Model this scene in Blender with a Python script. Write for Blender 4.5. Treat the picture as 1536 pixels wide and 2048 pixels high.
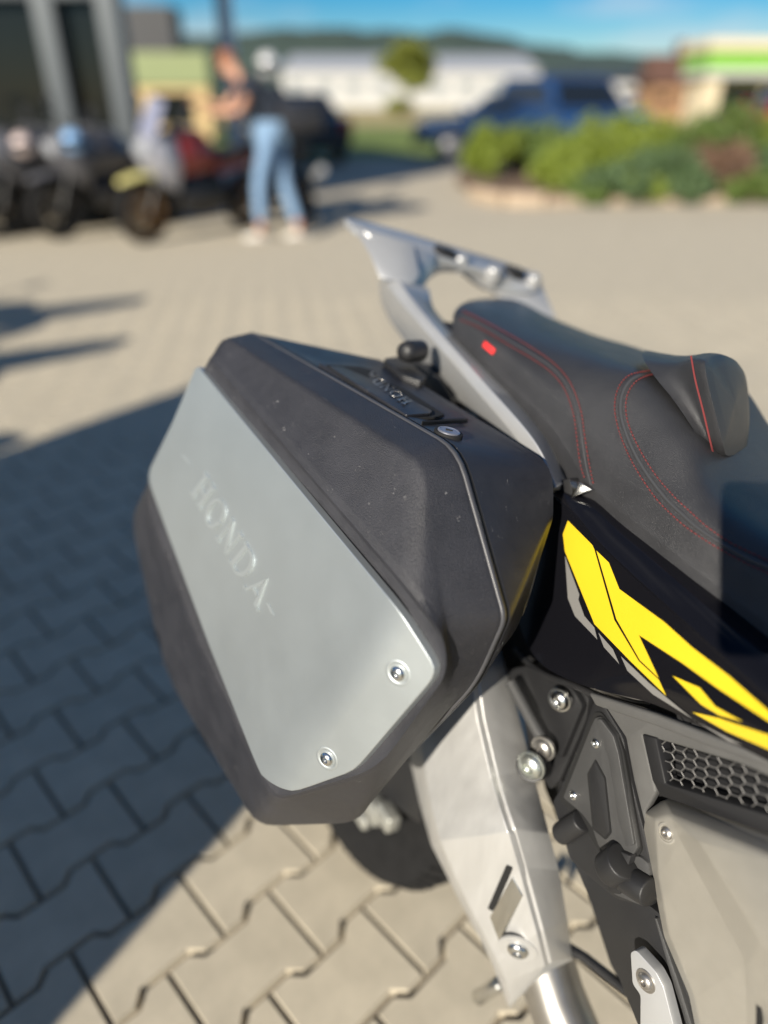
import bpy, bmesh, math, random
from mathutils import Vector, Matrix, noise
random.seed(7)
for o in list(bpy.data.objects): bpy.data.objects.remove(o)
S = bpy.context.scene
COL = S.collection
R_ = math.radians
# ---------------------------------------------------------------- camera
FPX = 1420.0; HCAM = 1.35; PITCH = math.atan(829 / FPX)
CAM = Vector((0, 0, HCAM))
FW = Vector((0, math.cos(PITCH), -math.sin(PITCH))); UP = Vector((0, math.sin(PITCH), math.cos(PITCH))); RT = Vector((1, 0, 0))
cam = bpy.data.cameras.new('camera'); co = bpy.data.objects.new('camera', cam); COL.objects.link(co)
co.location = CAM; co.rotation_euler = (R_(90) - PITCH, 0, 0)
cam.sensor_fit = 'VERTICAL'; cam.sensor_height = 24; cam.sensor_width = 18; cam.lens = FPX / 2048 * 24
cam.clip_start = 0.01; cam.clip_end = 6000
cam.dof.use_dof = True; cam.dof.focus_distance = 0.79; cam.dof.aperture_fstop = cam.lens / 25.0
S.camera = co
# ---------------------------------------------------------------- sky, sun, exposure
SUN_EL = R_(26.5); SUN_BEAR = R_(30.5)          # light travels along bearing 30.5 deg right of +Y
w = bpy.data.worlds.new('World'); S.world = w; w.use_nodes = True
nt = w.node_tree; nt.nodes.clear()
sky = nt.nodes.new('ShaderNodeTexSky'); sky.sky_type = 'NISHITA'; sky.sun_disc = False
sky.sun_elevation = SUN_EL; sky.sun_rotation = SUN_BEAR + math.pi
sky.air_density = 1.0; sky.dust_density = 0.15; sky.ozone_density = 4.5; sky.altitude = 300
tc = nt.nodes.new('ShaderNodeTexCoord'); mp = nt.nodes.new('ShaderNodeMapping'); mp.inputs['Scale'].default_value = (1.4, 1.4, 6.5)
nz = nt.nodes.new('ShaderNodeTexNoise'); nz.inputs['Scale'].default_value = 1.7; nz.inputs['Detail'].default_value = 6; nz.inputs['Roughness'].default_value = .55
cr_ = nt.nodes.new('ShaderNodeValToRGB'); cr_.color_ramp.elements[0].position = .49; cr_.color_ramp.elements[1].position = .78
cr_.color_ramp.elements[0].color = (0, 0, 0, 1); cr_.color_ramp.elements[1].color = (1, 1, 1, 1)
mxw = nt.nodes.new('ShaderNodeMix'); mxw.data_type = 'RGBA'; mxw.inputs[7].default_value = (9, 9, 9.4, 1)
bg = nt.nodes.new('ShaderNodeBackground'); bg.inputs['Strength'].default_value = 0.055
wo = nt.nodes.new('ShaderNodeOutputWorld')
nt.links.new(tc.outputs['Generated'], mp.inputs[0]); nt.links.new(mp.outputs[0], nz.inputs['Vector']); nt.links.new(nz.outputs[0], cr_.inputs[0])
nt.links.new(cr_.outputs[0], mxw.inputs[0]); hs = nt.nodes.new('ShaderNodeHueSaturation'); hs.inputs['Saturation'].default_value = 1.65; nt.links.new(sky.outputs[0], hs.inputs['Color']); nt.links.new(hs.outputs[0], mxw.inputs[6]); nt.links.new(mxw.outputs[2], bg.inputs[0]); nt.links.new(bg.outputs[0], wo.inputs[0])
sl = bpy.data.lights.new('sun', 'SUN'); sl.energy = 5.0; sl.angle = R_(0.53); sl.color = (1.0, .925, .80)
so = bpy.data.objects.new('sun', sl); COL.objects.link(so); so.location = (-5, -8, 6)
SD = Vector((math.sin(SUN_BEAR) * math.cos(SUN_EL), math.cos(SUN_BEAR) * math.cos(SUN_EL), -math.sin(SUN_EL)))
so.rotation_euler = SD.to_track_quat('-Z', 'Y').to_euler()
vs = S.view_settings; vs.view_transform = 'Standard'; vs.look = 'None'; vs.gamma = 1; vs.use_curve_mapping = False; vs.exposure = 0.64
S.cycles.use_denoising = True
S.cycles.max_bounces = 8

# ---------------------------------------------------------------- places: rays of the measured photograph met with real planes
def ray(x, y): return FW + RT * ((x - 768) / FPX) + UP * ((1024 - y) / FPX)
def G(x, y, z=0.0):
    q = ray(x, y); return CAM + q * ((z - HCAM) / q.z)
def D(x, y, d): return CAM + ray(x, y) * d
def proj(P):
    v = Vector(P) - CAM; d = v.dot(FW); return 768 + FPX * v.dot(RT) / d, 1024 - FPX * v.dot(UP) / d, d
HD = R_(30); LEAN = R_(12)                        # heading and side-stand lean of the motorcycle
BF = Vector((math.sin(HD), -math.cos(HD), 0)); _L = Vector((math.cos(HD), math.sin(HD), 0)); _Z = Vector((0, 0, 1))
BU = _Z * math.cos(LEAN) + _L * math.sin(LEAN); BR = -(_L * math.cos(LEAN) - _Z * math.sin(LEAN))
BO = Vector((.14, .86, 0))
def hit(x, y, n, p0):
    q = ray(x, y); return CAM + q * ((p0 - CAM).dot(n) / q.dot(n))
def A(x, y, r): return hit(x, y, BR, BO + BR * r)          # on the lateral plane r of the motorcycle
def AF(x, y, f): return hit(x, y, BF, BO + BF * f)
def B(f, r, u): return BO + BF * f + BR * r + BU * u
def loc(P): v = P - BO; return v.dot(BF), v.dot(BR), v.dot(BU)

# ---------------------------------------------------------------- materials
def nodes(m): return m.node_tree.nodes, m.node_tree.links
def mat(name, col, rough=.5, metal=0., var=.0, vscale=20., bump=0., bscale=200., coat=0., spec=.5, aniso=0., rvar=0., obj_random=0., stretch=None, trans=0.):
    m = bpy.data.materials.new(name); m.use_nodes = True
    n, l = nodes(m); b = n['Principled BSDF']
    b.inputs['Roughness'].default_value = rough; b.inputs['Metallic'].default_value = metal
    b.inputs['Coat Weight'].default_value = coat; b.inputs['Specular IOR Level'].default_value = spec
    b.inputs['Base Color'].default_value = (*col, 1)
    if trans: b.inputs['Transmission Weight'].default_value = trans
    if var or bump or rvar:
        t = n.new('ShaderNodeTexCoord')
        src = t.outputs['Object']
        if stretch:
            mp = n.new('ShaderNodeMapping'); mp.inputs['Scale'].default_value = stretch; l.new(src, mp.inputs[0]); src = mp.outputs[0]
    if var or rvar:
        z = n.new('ShaderNodeTexNoise'); z.inputs['Scale'].default_value = vscale; z.inputs['Detail'].default_value = 5; z.inputs['Roughness'].default_value = .65
        l.new(src, z.inputs['Vector'])
    if var:
        h = n.new('ShaderNodeHueSaturation'); h.inputs['Color'].default_value = (*col, 1)
        mr = n.new('ShaderNodeMapRange'); mr.inputs[1].default_value = .25; mr.inputs[2].default_value = .75
        mr.inputs[3].default_value = 1 - var; mr.inputs[4].default_value = 1 + var
        l.new(z.outputs[0], mr.inputs[0])
        val = mr.outputs[0]
        if obj_random:
            oi = n.new('ShaderNodeObjectInfo'); m2 = n.new('ShaderNodeMapRange'); m2.inputs[3].default_value = 1 - obj_random; m2.inputs[4].default_value = 1 + obj_random
            l.new(oi.outputs['Random'], m2.inputs[0]); mm = n.new('ShaderNodeMath'); mm.operation = 'MULTIPLY'
            l.new(val, mm.inputs[0]); l.new(m2.outputs[0], mm.inputs[1]); val = mm.outputs[0]
        l.new(val, h.inputs['Value']); l.new(h.outputs[0], b.inputs['Base Color'])
    if rvar:
        mr = n.new('ShaderNodeMapRange'); mr.inputs[1].default_value = .3; mr.inputs[2].default_value = .7
        mr.inputs[3].default_value = max(.02, rough - rvar); mr.inputs[4].default_value = rough + rvar
        l.new(z.outputs[0], mr.inputs[0]); l.new(mr.outputs[0], b.inputs['Roughness'])
    if bump:
        z2 = n.new('ShaderNodeTexNoise'); z2.inputs['Scale'].default_value = bscale; z2.inputs['Detail'].default_value = 3
        l.new(src, z2.inputs['Vector'])
        bp = n.new('ShaderNodeBump'); bp.inputs['Strength'].default_value = bump; bp.inputs['Distance'].default_value = .001
        l.new(z2.outputs[0], bp.inputs['Height']); l.new(bp.outputs[0], b.inputs['Normal'])
    return m
M = {}
M['plastic'] = mat('textured black plastic', (.029, .029, .034), .45, var=.28, vscale=14, bump=1.0, bscale=850, rvar=.06)
M['plastic2'] = mat('smooth black plastic', (.022, .0225, .027), .40, var=.2, vscale=30, bump=.15, bscale=900, rvar=.06)
M['plasticgrey'] = mat('grey moulded plastic', (.050, .050, .050), .48, var=.12, vscale=25, bump=.5, bscale=1300)
M['covergrey'] = mat('light grey moulded plastic', (.092, .091, .088), .5, var=.12, vscale=25, bump=.5, bscale=1300)
M['emboss'] = mat('embossed aluminium', (.58, .62, .625), .42, .78)  # paler than the panel, standing in for the bright edges of the letters
M['wire'] = mat('grille wire', (.17, .165, .16), .45, .5)
M['plasticdark'] = mat('charcoal plastic', (.015, .015, .016), .48, var=.15, vscale=25, bump=.3, bscale=900)
M['rim'] = mat('satin rubber rim', (.055, .055, .06), .4, var=.15, vscale=30)
M['gap'] = mat('gap black', (.006, .006, .006), .8)  # gasket colour; also paints the shade into slots, recesses and seams
M['alu'] = mat('brushed pannier aluminium', (.475, .51, .515), .46, .8, var=.03, vscale=7, bump=.08, bscale=700, rvar=.025)
M['alucast'] = mat('cast aluminium', (.47, .47, .465), .38, .5, var=.05, vscale=15, bump=.08, bscale=700)
M['shield'] = mat('satin steel shield', (.52, .515, .50), .38, .45, var=.07, vscale=14, bump=.05, bscale=300, rvar=.07, stretch=(4, 4, .35))
M['steel'] = mat('bright bolt steel', (.72, .72, .70), .22, 1.)
M['zinc'] = mat('zinc plated steel', (.62, .64, .58), .3, .9, var=.2, vscale=120)
M['pipe'] = mat('stainless pipe', (.42, .40, .37), .35, .9, var=.12, vscale=20)
M['gold'] = mat('champagne engine paint', (.40, .38, .335), .38, .45, var=.05, vscale=40, bump=.2, bscale=1800, rvar=.05)
M['gloss'] = mat('gloss black paint', (.006, .006, .008), .12, spec=.28)
M['yellow'] = mat('yellow film', (.70, .50, .022), .30, var=.03, vscale=9, rvar=.05, coat=.3)
M['film'] = mat('grey film', (.20, .195, .185), .4)
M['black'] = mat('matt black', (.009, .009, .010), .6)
M['leather'] = mat('black seat vinyl', (.030, .030, .032), .35, var=.18, vscale=18, bump=.8, bscale=1100, rvar=.05)
M['thread'] = mat('red thread', (.16, .024, .024), .85)
M['redtag'] = mat('red woven tag', (.75, .03, .03), .6)
M['rubber'] = mat('tyre rubber', (.012, .012, .0125), .85, spec=.2, var=.4, vscale=60, bump=.4, bscale=300)
M['paver'] = mat('concrete paver', (.47, .415, .315), .88, var=.16, vscale=11, bump=.5, bscale=700, obj_random=.045)
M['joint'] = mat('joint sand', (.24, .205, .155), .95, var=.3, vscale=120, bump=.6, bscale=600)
M['glass'] = mat('dark glazing', (.010, .012, .012), .08, spec=.25)
M['post'] = mat('grey coated metal', (.10, .112, .12), .45, .2, var=.06, vscale=3)

def specks(m, scale, size, col, dens):
    n, l = nodes(m); b = n['Principled BSDF']
    t = n.new('ShaderNodeTexCoord'); v = n.new('ShaderNodeTexVoronoi'); v.inputs['Scale'].default_value = scale
    z = n.new('ShaderNodeTexNoise'); z.inputs['Scale'].default_value = scale * 2.3; z.inputs['Detail'].default_value = 4
    ad = n.new('ShaderNodeVectorMath'); ad.operation = 'MULTIPLY_ADD'; ad.inputs[1].default_value = (.02, .02, .02)
    l.new(z.outputs['Color'], ad.inputs[0]); l.new(t.outputs['Object'], ad.inputs[2]); l.new(ad.outputs[0], v.inputs['Vector'])
    a = n.new('ShaderNodeMath'); a.operation = 'LESS_THAN'; a.inputs[1].default_value = size; l.new(v.outputs['Distance'], a.inputs[0])
    s = n.new('ShaderNodeSeparateColor'); l.new(v.outputs['Color'], s.inputs[0])
    c = n.new('ShaderNodeMath'); c.operation = 'LESS_THAN'; c.inputs[1].default_value = dens; l.new(s.outputs[0], c.inputs[0])
    k = n.new('ShaderNodeMath'); k.operation = 'MULTIPLY'; l.new(a.outputs[0], k.inputs[0]); l.new(c.outputs[0], k.inputs[1])
    mx = n.new('ShaderNodeMix'); mx.data_type = 'RGBA'; mx.inputs[7].default_value = (*col, 1)
    src = b.inputs['Base Color'].links[0].from_socket if b.inputs['Base Color'].links else None
    if src: l.new(src, mx.inputs[6])
    l.new(k.outputs[0], mx.inputs[0]); l.new(mx.outputs[2], b.inputs['Base Color'])
specks(M['plastic'], 75, .10, (.32, .31, .30), .15)
specks(M['plastic2'], 90, .09, (.30, .29, .28), .15)
# ---------------------------------------------------------------- mesh helpers
def base(o):
    while o and o.parent: o = o.parent
    return o.location.copy() if o else Vector((0, 0, 0))
def finish(bm, bevel=0., seg=2, ang=28, smooth=40):
    bmesh.ops.recalc_face_normals(bm, faces=bm.faces[:])
    if bevel:
        es = [e for e in bm.edges if len(e.link_faces) == 2 and e.calc_face_angle(0) > R_(ang)]
        if es: bmesh.ops.bevel(bm, geom=es, offset=bevel, segments=seg, profile=.5, affect='EDGES', clamp_overlap=True)
    for f in bm.faces: f.smooth = True
    for e in bm.edges:
        if len(e.link_faces) != 2 or e.calc_face_angle(0) > R_(smooth): e.smooth = False
def link(name, bm, m, parent=None, **props):
    b = base(parent)
    if b.length: bmesh.ops.translate(bm, verts=bm.verts[:], vec=-b)
    me = bpy.data.meshes.new(name); bm.to_mesh(me); bm.free()
    for mm in (m if isinstance(m, (list, tuple)) else [m]): me.materials.append(mm)
    o = bpy.data.objects.new(name, me); COL.objects.link(o); o.parent = parent
    for k, v in props.items(): o[k] = v
    return o
def thing(name, label, cat, at, group=None, rz=0):
    o = bpy.data.objects.new(name, None); COL.objects.link(o); o.location = at; o.rotation_euler = (0, 0, rz)
    o['label'] = label; o['category'] = cat; o.empty_display_size = .1
    if group: o['group'] = group
    return o
def structure(name, bm, m): return link(name, bm, m, None, kind='structure')
def add_plate(bm, pts, vec):
    """closed slab: polygon pts pushed along vec"""
    a = [bm.verts.new(p) for p in pts]; b = [bm.verts.new(p + vec) for p in pts]
    n = len(pts)
    bm.faces.new(a); bm.faces.new(b[::-1])
    for i in range(n): bm.faces.new((a[i], b[i], b[(i + 1) % n], a[(i + 1) % n]))
    return a
def plate(name, pts, vec, m, parent, bevel=.0015, seg=2, **props):
    bm = bmesh.new(); add_plate(bm, pts, vec); finish(bm, bevel, seg); return link(name, bm, m, parent, **props)
def add_box(bm, c, sx, sy, sz, ax=Vector((1, 0, 0)), ay=Vector((0, 1, 0)), az=Vector((0, 0, 1))):
    c = Vector(c); v = []
    for k in (-.5, .5):
        for i, j in ((-.5, -.5), (.5, -.5), (.5, .5), (-.5, .5)): v.append(bm.verts.new(c + ax * sx * i + ay * sy * j + az * sz * k))
    for f in ((3, 2, 1, 0), (4, 5, 6, 7), (0, 1, 5, 4), (1, 2, 6, 5), (2, 3, 7, 6), (3, 0, 4, 7)): bm.faces.new([v[i] for i in f])
def frame_of(d):
    d = d.normalized(); a = d.orthogonal().normalized(); return a, d.cross(a).normalized(), d
def add_tube(bm, pts, r, n=10, caps=True):
    pts = [Vector(p) for p in pts]; rs = r if isinstance(r, (list, tuple)) else [r] * len(pts)
    rings = []; a = None
    for i, p in enumerate(pts):
        d = (pts[min(i + 1, len(pts) - 1)] - pts[max(i - 1, 0)]).normalized()
        if a is None: a = d.orthogonal().normalized()
        a = (a - d * a.dot(d)).normalized(); c = d.cross(a)
        rings.append([bm.verts.new(p + (a * math.cos(2 * math.pi * k / n) + c * math.sin(2 * math.pi * k / n)) * rs[i]) for k in range(n)])
    for i in range(len(rings) - 1):
        for k in range(n): bm.faces.new((rings[i][k], rings[i][(k + 1) % n], rings[i + 1][(k + 1) % n], rings[i + 1][k]))
    if caps: bm.faces.new(rings[0][::-1]); bm.faces.new(rings[-1])
def add_lathe(bm, c, axis, prof, n=24, a=None):
    """prof: list of (radius, height along axis)"""
    c = Vector(c); a0, b0, d = frame_of(axis); rings = []
    for r, h in prof:
        if r < 1e-6: rings.append([bm.verts.new(c + d * h)])
        else: rings.append([bm.verts.new(c + d * h + (a0 * math.cos(2 * math.pi * k / n) + b0 * math.sin(2 * math.pi * k / n)) * r) for k in range(n)])
    for p, q in zip(rings, rings[1:]):
        for k in range(n):
            k2 = (k + 1) % n
            if len(p) == 1 and len(q) == 1: continue
            if len(p) == 1: bm.faces.new((p[0], q[k], q[k2]))
            elif len(q) == 1: bm.faces.new((p[k], q[0], p[k2]))
            else: bm.faces.new((p[k], q[k], q[k2], p[k2]))
def crom(P, n):
    """Catmull-Rom through points, n samples"""
    P = [Vector(p) for p in P]; out = []
    Q = [P[0] * 2 - P[1]] + P + [P[-1] * 2 - P[-2]]
    m = len(P) - 1
    for i in range(n):
        t = i / (n - 1) * m; k = min(int(t), m - 1); t -= k
        a, b, c, d = Q[k:k + 4]
        out.append(.5 * ((2 * b) + (c - a) * t + (2 * a - 5 * b + 4 * c - d) * t * t + (3 * b - a - 3 * c + d) * t ** 3))
    return out
def rounded(pts, rad, seg=4):
    """round the corners of a 3-D polygon; rad is one number or a list"""
    out = []; n = len(pts)
    for i in range(n):
        p, a, b = pts[i], pts[i - 1], pts[(i + 1) % n]
        r = rad[i] if isinstance(rad, (list, tuple)) else rad
        da, db = (a - p), (b - p); r = min(r, da.length * .45, db.length * .45)
        if r < 1e-5: out.append(p); continue
        s, e = p + da.normalized() * r, p + db.normalized() * r
        for k in range(seg + 1):
            t = k / seg; out.append(s * (1 - t) ** 2 + p * 2 * t * (1 - t) + e * t * t)
    return out
def add_grid(bm, rows):
    V = [[bm.verts.new(p) for p in r] for r in rows]
    for i in range(len(V) - 1):
        for j in range(len(V[0]) - 1): bm.faces.new((V[i][j], V[i][j + 1], V[i + 1][j + 1], V[i + 1][j]))
    return V
def shell(bm, rows, vec):
    """grid surface closed into a solid by a copy pushed along vec"""
    V = add_grid(bm, rows); W = [[bm.verts.new(v.co + vec) for v in r] for r in V]
    nr, nc = len(V), len(V[0])
    for i in range(nr - 1):
        for j in range(nc - 1): bm.faces.new((W[i][j], W[i + 1][j], W[i + 1][j + 1], W[i][j + 1]))
    for i in range(nr - 1):
        bm.faces.new((V[i][0], V[i + 1][0], W[i + 1][0], W[i][0])); bm.faces.new((V[i][-1], W[i][-1], W[i + 1][-1], V[i + 1][-1]))
    for j in range(nc - 1):
        bm.faces.new((V[0][j], W[0][j], W[0][j + 1], V[0][j + 1])); bm.faces.new((V[-1][j], V[-1][j + 1], W[-1][j + 1], W[-1][j]))
def smooth_rows(rows, nc, nr):
    R1 = [crom(r, nc) for r in rows]
    cols = [crom([r[j] for r in R1], nr) for j in range(nc)]
    return [[cols[j][i] for j in range(nc)] for i in range(nr)]
def copy_tree(o, parent=None):
    c = o.copy(); COL.objects.link(c); c.parent = parent
    for ch in o.children: copy_tree(ch, c)
    return c
def bolt(name, c, axis, r, m, parent, dish=0., washer=None, **props):
    bm = bmesh.new(); n = axis.normalized()
    prof = [(r * 1.0, -.002), (r * 1.0, r * .12), (r * .93, r * .30), (r * .75, r * .45), (r * .45, r * .55), (r * .42, r * .25), (0, r * .22)]
    if washer: prof = [(r * washer, -.003), (r * washer, r * .02), (r * washer * .96, r * .08), (r * 1.02, r * .09)] + prof[1:]
    add_lathe(bm, c, n, prof, 24); finish(bm, 0); return link(name, bm, m, parent, **props)
def add_letters(bm, text, P00, P10, P01, P11, h, gap=.12):
    """slab-serif capitals as raised strokes on the quad P00-P10 (baseline) / P01-P11 (cap line)"""
    n = ((P10 - P00).cross(P01 - P00)).normalized()
    def quads(c):
        q = []
        rect = lambda x0, y0, x1, y1: q.append([(x0, y0), (x1, y0), (x1, y1), (x0, y1)])
        def serif(x0, x1, y): rect(x0 - .10, y, x0, y + .08); rect(x1, y, x1 + .10, y + .08)
        def arc(cx, cy, rx, ry, a0, a1, tx, ty, k=12):
            for i in range(k):
                t0 = R_(a0 + (a1 - a0) * i / k); t1 = R_(a0 + (a1 - a0) * (i + 1) / k)
                o = lambda t: (cx + rx * math.cos(t), cy + ry * math.sin(t)); ii = lambda t: (cx + (rx - tx) * math.cos(t), cy + (ry - ty) * math.sin(t))
                q.append([ii(t0), o(t0), o(t1), ii(t1)])
        if c == 'H':
            rect(.12, 0, .30, 1); rect(.70, 0, .88, 1); rect(.30, .45, .70, .55)
            for y in (0, .92): serif(.12, .30, y); serif(.70, .88, y)
        elif c == 'O': arc(.5, .5, .5, .52, 0, 360, .19, .08, 24)
        elif c == 'N':
            rect(.14, 0, .23, 1); rect(.77, 0, .86, 1); q.append([(.23, .78), (.23, 1), (.77, .22), (.77, 0)])
            serif(.14, .23, 0); rect(.04, .92, .14, 1); serif(.77, .86, .92)
        elif c == 'D':
            rect(.10, 0, .28, 1); rect(.0, 0, .10, .08); rect(.0, .92, .10, 1)
            rect(.28, 0, .45, .08); rect(.28, .92, .45, 1); arc(.45, .5, .5, .5, -90, 90, .19, .08)
        elif c == 'A':
            q.append([(.08, 0), (.17, 0), (.50, .80), (.46, 1)]); q.append([(.46, 1), (.50, .80), (.74, 0), (.94, 0)]); rect(.30, .28, .63, .36)
            rect(-.02, -.0, .08, .08); rect(.94, 0, 1.02, .08)
        return q
    N = len(text); wd = 1 / (N + gap * (N - 1))
    for i, c in enumerate(text):
        x0 = i * wd * (1 + gap)
        for k, qd in enumerate(quads(c)):
            pts = []
            for (x, y) in qd:
                u = x0 + x * wd; pts.append(P00.lerp(P10, u).lerp(P01.lerp(P11, u), y))
            hh = h * (1 + .02 * k)
            mid_ = sum(pts, Vector()) / 4; top = [p.lerp(mid_, .06) + n * hh for p in pts]; v = [bm.verts.new(p) for p in pts]; t = [bm.verts.new(p) for p in top]
            bm.faces.new(t)
            for j in range(4): bm.faces.new((v[j], v[(j + 1) % 4], t[(j + 1) % 4], t[j]))

# ---------------------------------------------------------------- ground
def sheet(name, pts, m, z=0., **props):
    bm = bmesh.new(); bm.faces.new([bm.verts.new((x, y, z)) for x, y in pts]); bmesh.ops.recalc_face_normals(bm, faces=bm.faces[:])
    if bm.faces[:][0].normal.z < 0: bmesh.ops.reverse_faces(bm, faces=bm.faces[:])
    return structure(name, bm, m)
M['yard'] = mat('distant paving', (.455, .40, .305), .9, var=.12, vscale=5, bump=.4, bscale=60)
M['earth'] = mat('dry meadow', (.16, .155, .05), .95, var=.25, vscale=.06)
M['asphalt'] = mat('asphalt', (.10, .10, .105), .9, var=.15, vscale=8, bump=.4, bscale=90)
sheet('ground', [(-3000, -60), (3000, -60), (3000, 4500), (-3000, 4500)], M['earth'], -.04)
M['lawn'] = mat('lawn grass', (.125, .17, .026), .9, var=.2, vscale=.5)
M['field'] = mat('ripe field', (.36, .29, .13), .95, var=.15, vscale=.08)
sheet('lawn', [(-60, 20.6), (60, 20.6), (60, 44), (-60, 44)], M['lawn'], -.012)
sheet('field', [(-300, 44), (300, 44), (300, 170), (-300, 170)], M['field'], -.02)
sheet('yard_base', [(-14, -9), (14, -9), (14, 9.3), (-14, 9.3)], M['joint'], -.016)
M['jointpale'] = mat('pale far joint', (.43, .38, .29), .95, var=.12, vscale=9)
sheet('far_joints', [(-14, 3.0), (14, 3.0), (14, 9.3), (-14, 9.3)], M['jointpale'], -.0042)  # joint colour pulled towards the pavers to imitate blur with distance
sheet('forecourt', [(-30, 9.3), (30, 9.3), (30, 20.6), (-30, 20.6)], M['yard'], -.003)
PA = R_(44); pu = Vector((math.cos(PA), math.sin(PA), 0)); pv = Vector((math.sin(PA), -math.cos(PA), 0))
PL, PW = .22, .154
def paver_mesh(name, i0=.0062, i1=.0028, z1=-.014):
    bm = bmesh.new()
    up_ = [(-.11, .088), (-.066, .088), (-.044, .066), (.044, .066), (.066, .088), (.11, .088)]
    pts = up_ + [(-x, -y) for x, y in up_]
    def ring(inset, z):
        return [bm.verts.new(pu * (x + math.copysign(1, x) * (-inset if abs(x) > .1 else .5 * inset)) + pv * (y - math.copysign(inset + .0010, y)) + Vector((0, 0, z))) for x, y in pts]
    a = ring(i0, 0); b = ring(i1, z1)
    f = bm.faces.new(a)
    for i in range(12): bm.faces.new((a[i], b[i], b[(i + 1) % 12], a[(i + 1) % 12]))
    bmesh.ops.recalc_face_normals(bm, faces=bm.faces[:])
    if f.normal.z < 0: bmesh.ops.reverse_faces(bm, faces=bm.faces[:])
    me = bpy.data.meshes.new(name); bm.to_mesh(me); bm.free(); me.materials.append(M['paver']); return me
paver_me = paver_mesh('paver'); paver_far = paver_mesh('paver_far', .0016, .0006, -.0025)
pave = bpy.data.objects.new('pavement', None); COL.objects.link(pave); pave['kind'] = 'structure'
def in_poly(x, y, P):
    c = False
    for i in range(len(P)):
        (x0, y0), (x1, y1) = P[i - 1], P[i]
        if (y0 > y) != (y1 > y) and x < (x1 - x0) * (y - y0) / (y1 - y0) + x0: c = not c
    return c
HID = [(485, 690), (720, 720), (800, 590), (1100, 650), (1540, 760), (1540, 2048), (1060, 2048), (900, 1740), (560, 1620), (290, 1150), (320, 950), (410, 730)]
p0 = Vector((-.357, .809, 0)) + pu * .11; prow = Vector((.1845, -.035, 0))
cand = []
for i in range(-70, 71):
    for j in range(-70, 71):
        c = p0 + pu * PL * i + (pv * PW) * j + pu * (PL * .5 if j % 2 else 0)
        if not (-11 < c.x < 11 and -6 < c.y < 9.3): continue
        sx, sy, d = proj(c)
        seen = d > .2 and -60 < sx < 1596 and -20 < sy < 2110 and not in_poly(sx, sy, HID)
        cand.append((-(abs(d) ** -3) * HCAM if seen else 1, c))
cand.sort(key=lambda t: t[0])
rng = random.Random(3)
far = bmesh.new()
for k, (s, c) in enumerate(cand):
    dz = rng.uniform(-.0025, 0); rx, ry = rng.uniform(-.006, .006), rng.uniform(-.006, .006)
    if k < 300 and s < 0:
        o = bpy.data.objects.new('paver', paver_me); COL.objects.link(o); o.parent = pave
        o.location = (c.x, c.y, dz); o.rotation_euler = (rx, ry, 0)
    else:
        if c.y < 9.3:
            n0 = len(far.verts); far.from_mesh(paver_far if c.y > 3.0 else paver_me); far.verts.ensure_lookup_table()
            mtx = Matrix.Translation((c.x, c.y, dz if c.y < 3 else dz * .3)) @ Matrix.Rotation(rx if c.y < 3 else rx * .25, 4, 'X')
            for v in far.verts[n0:]: v.co = mtx @ v.co
link('paver_field', far, M['paver'], pave, kind='stuff')

# ---------------------------------------------------------------- pannier
S0, S1, S4 = D(485, 658, 1.06), D(905, 900, .74), D(730, 1590, .93)
NS = (S1 - S0).cross(S4 - S1).normalized()
if NS.dot(BR) < 0: NS = -NS
def T(x, y, t): return hit(x, y, NS, S1 + NS * t)         # t metres outside the lid seam
def TL(f, u, t):                                           # same, from bike coordinates
    q = B(f, 0, u); return q + BR * ((S1 + NS * t - q).dot(NS) / BR.dot(NS))
pan = thing('pannier', 'black plastic side case with brushed aluminium panel hung beside the seat', 'pannier', B(-.1, .4, .45))
PAa, PAb, PAc, PAd = T(398, 735, .076), T(298, 958, .106), T(540, 1575, .135), T(800, 1222, .091)
NP = (PAd - PAa).cross(PAc - PAd).normalized()
if NP.dot(BR) < 0: NP = -NP
def P1(x, y): return hit(x, y, NP, PAd)
e2 = T(868, 1338, .074); f0, f1 = P1(800, 1222), P1(552, 1578)
NF = (f1 - f0).cross(e2 - f0).normalized()
if NF.dot(BR) < 0: NF = -NF
def P2(x, y): return hit(x, y, NF, f0)
L0 = [T(485, 658, 0), T(905, 900, 0), T(1000, 1240, 0), T(942, 1370, 0), T(730, 1590, 0), TL(.02, .475, 0), TL(-.15, .54, 0), TL(-.34, .63, 0), TL(-.385, .75, 0)]
L1 = [T(442, 668, .043), T(846, 928, .037), T(893, 1245, .058), T(910, 1362, .042), T(712, 1650, .034), T(512, 1655, .10), T(322, 1345, .092), T(258, 1030, .078), TL(-.37, .80, .05)]
L2 = [p - NS * .0035 for p in (P1(414, 716), P1(812, 1180), P2(884, 1275), P2(890, 1348), P2(752, 1540), P1(545, 1602), P1(398, 1295), P1(283, 985), P1(350, 848))]
def loops_solid(loops, cap0=True, cap1=True):
    bm = bmesh.new(); V = [[bm.verts.new(p) for p in L] for L in loops]; n = len(loops[0])
    for a, b in zip(V, V[1:]):
        for k in range(n): bm.faces.new((a[k], a[(k + 1) % n], b[(k + 1) % n], b[k]))
    if cap0: bm.faces.new(V[0][::-1])
    if cap1: bm.faces.new(V[-1])
    return bm
def dense(L, rad, seg=4): return rounded(L, rad, seg)
RADS = [.03, .03, .012, .03, .04, .03, .03, .05, .05]
d0, d1, d2 = dense(L0, RADS), dense(L1, [.03, .028, .012, .035, .03, .03, .10, .05, .06]), dense(L2, [.02, .05, .03, .02, .04, .03, .02, .04, .05])
def lerpL(a, b, t): return [p.lerp(q, t) for p, q in zip(a, b)]
def off(L, v): return [p + v for p in L]
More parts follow.
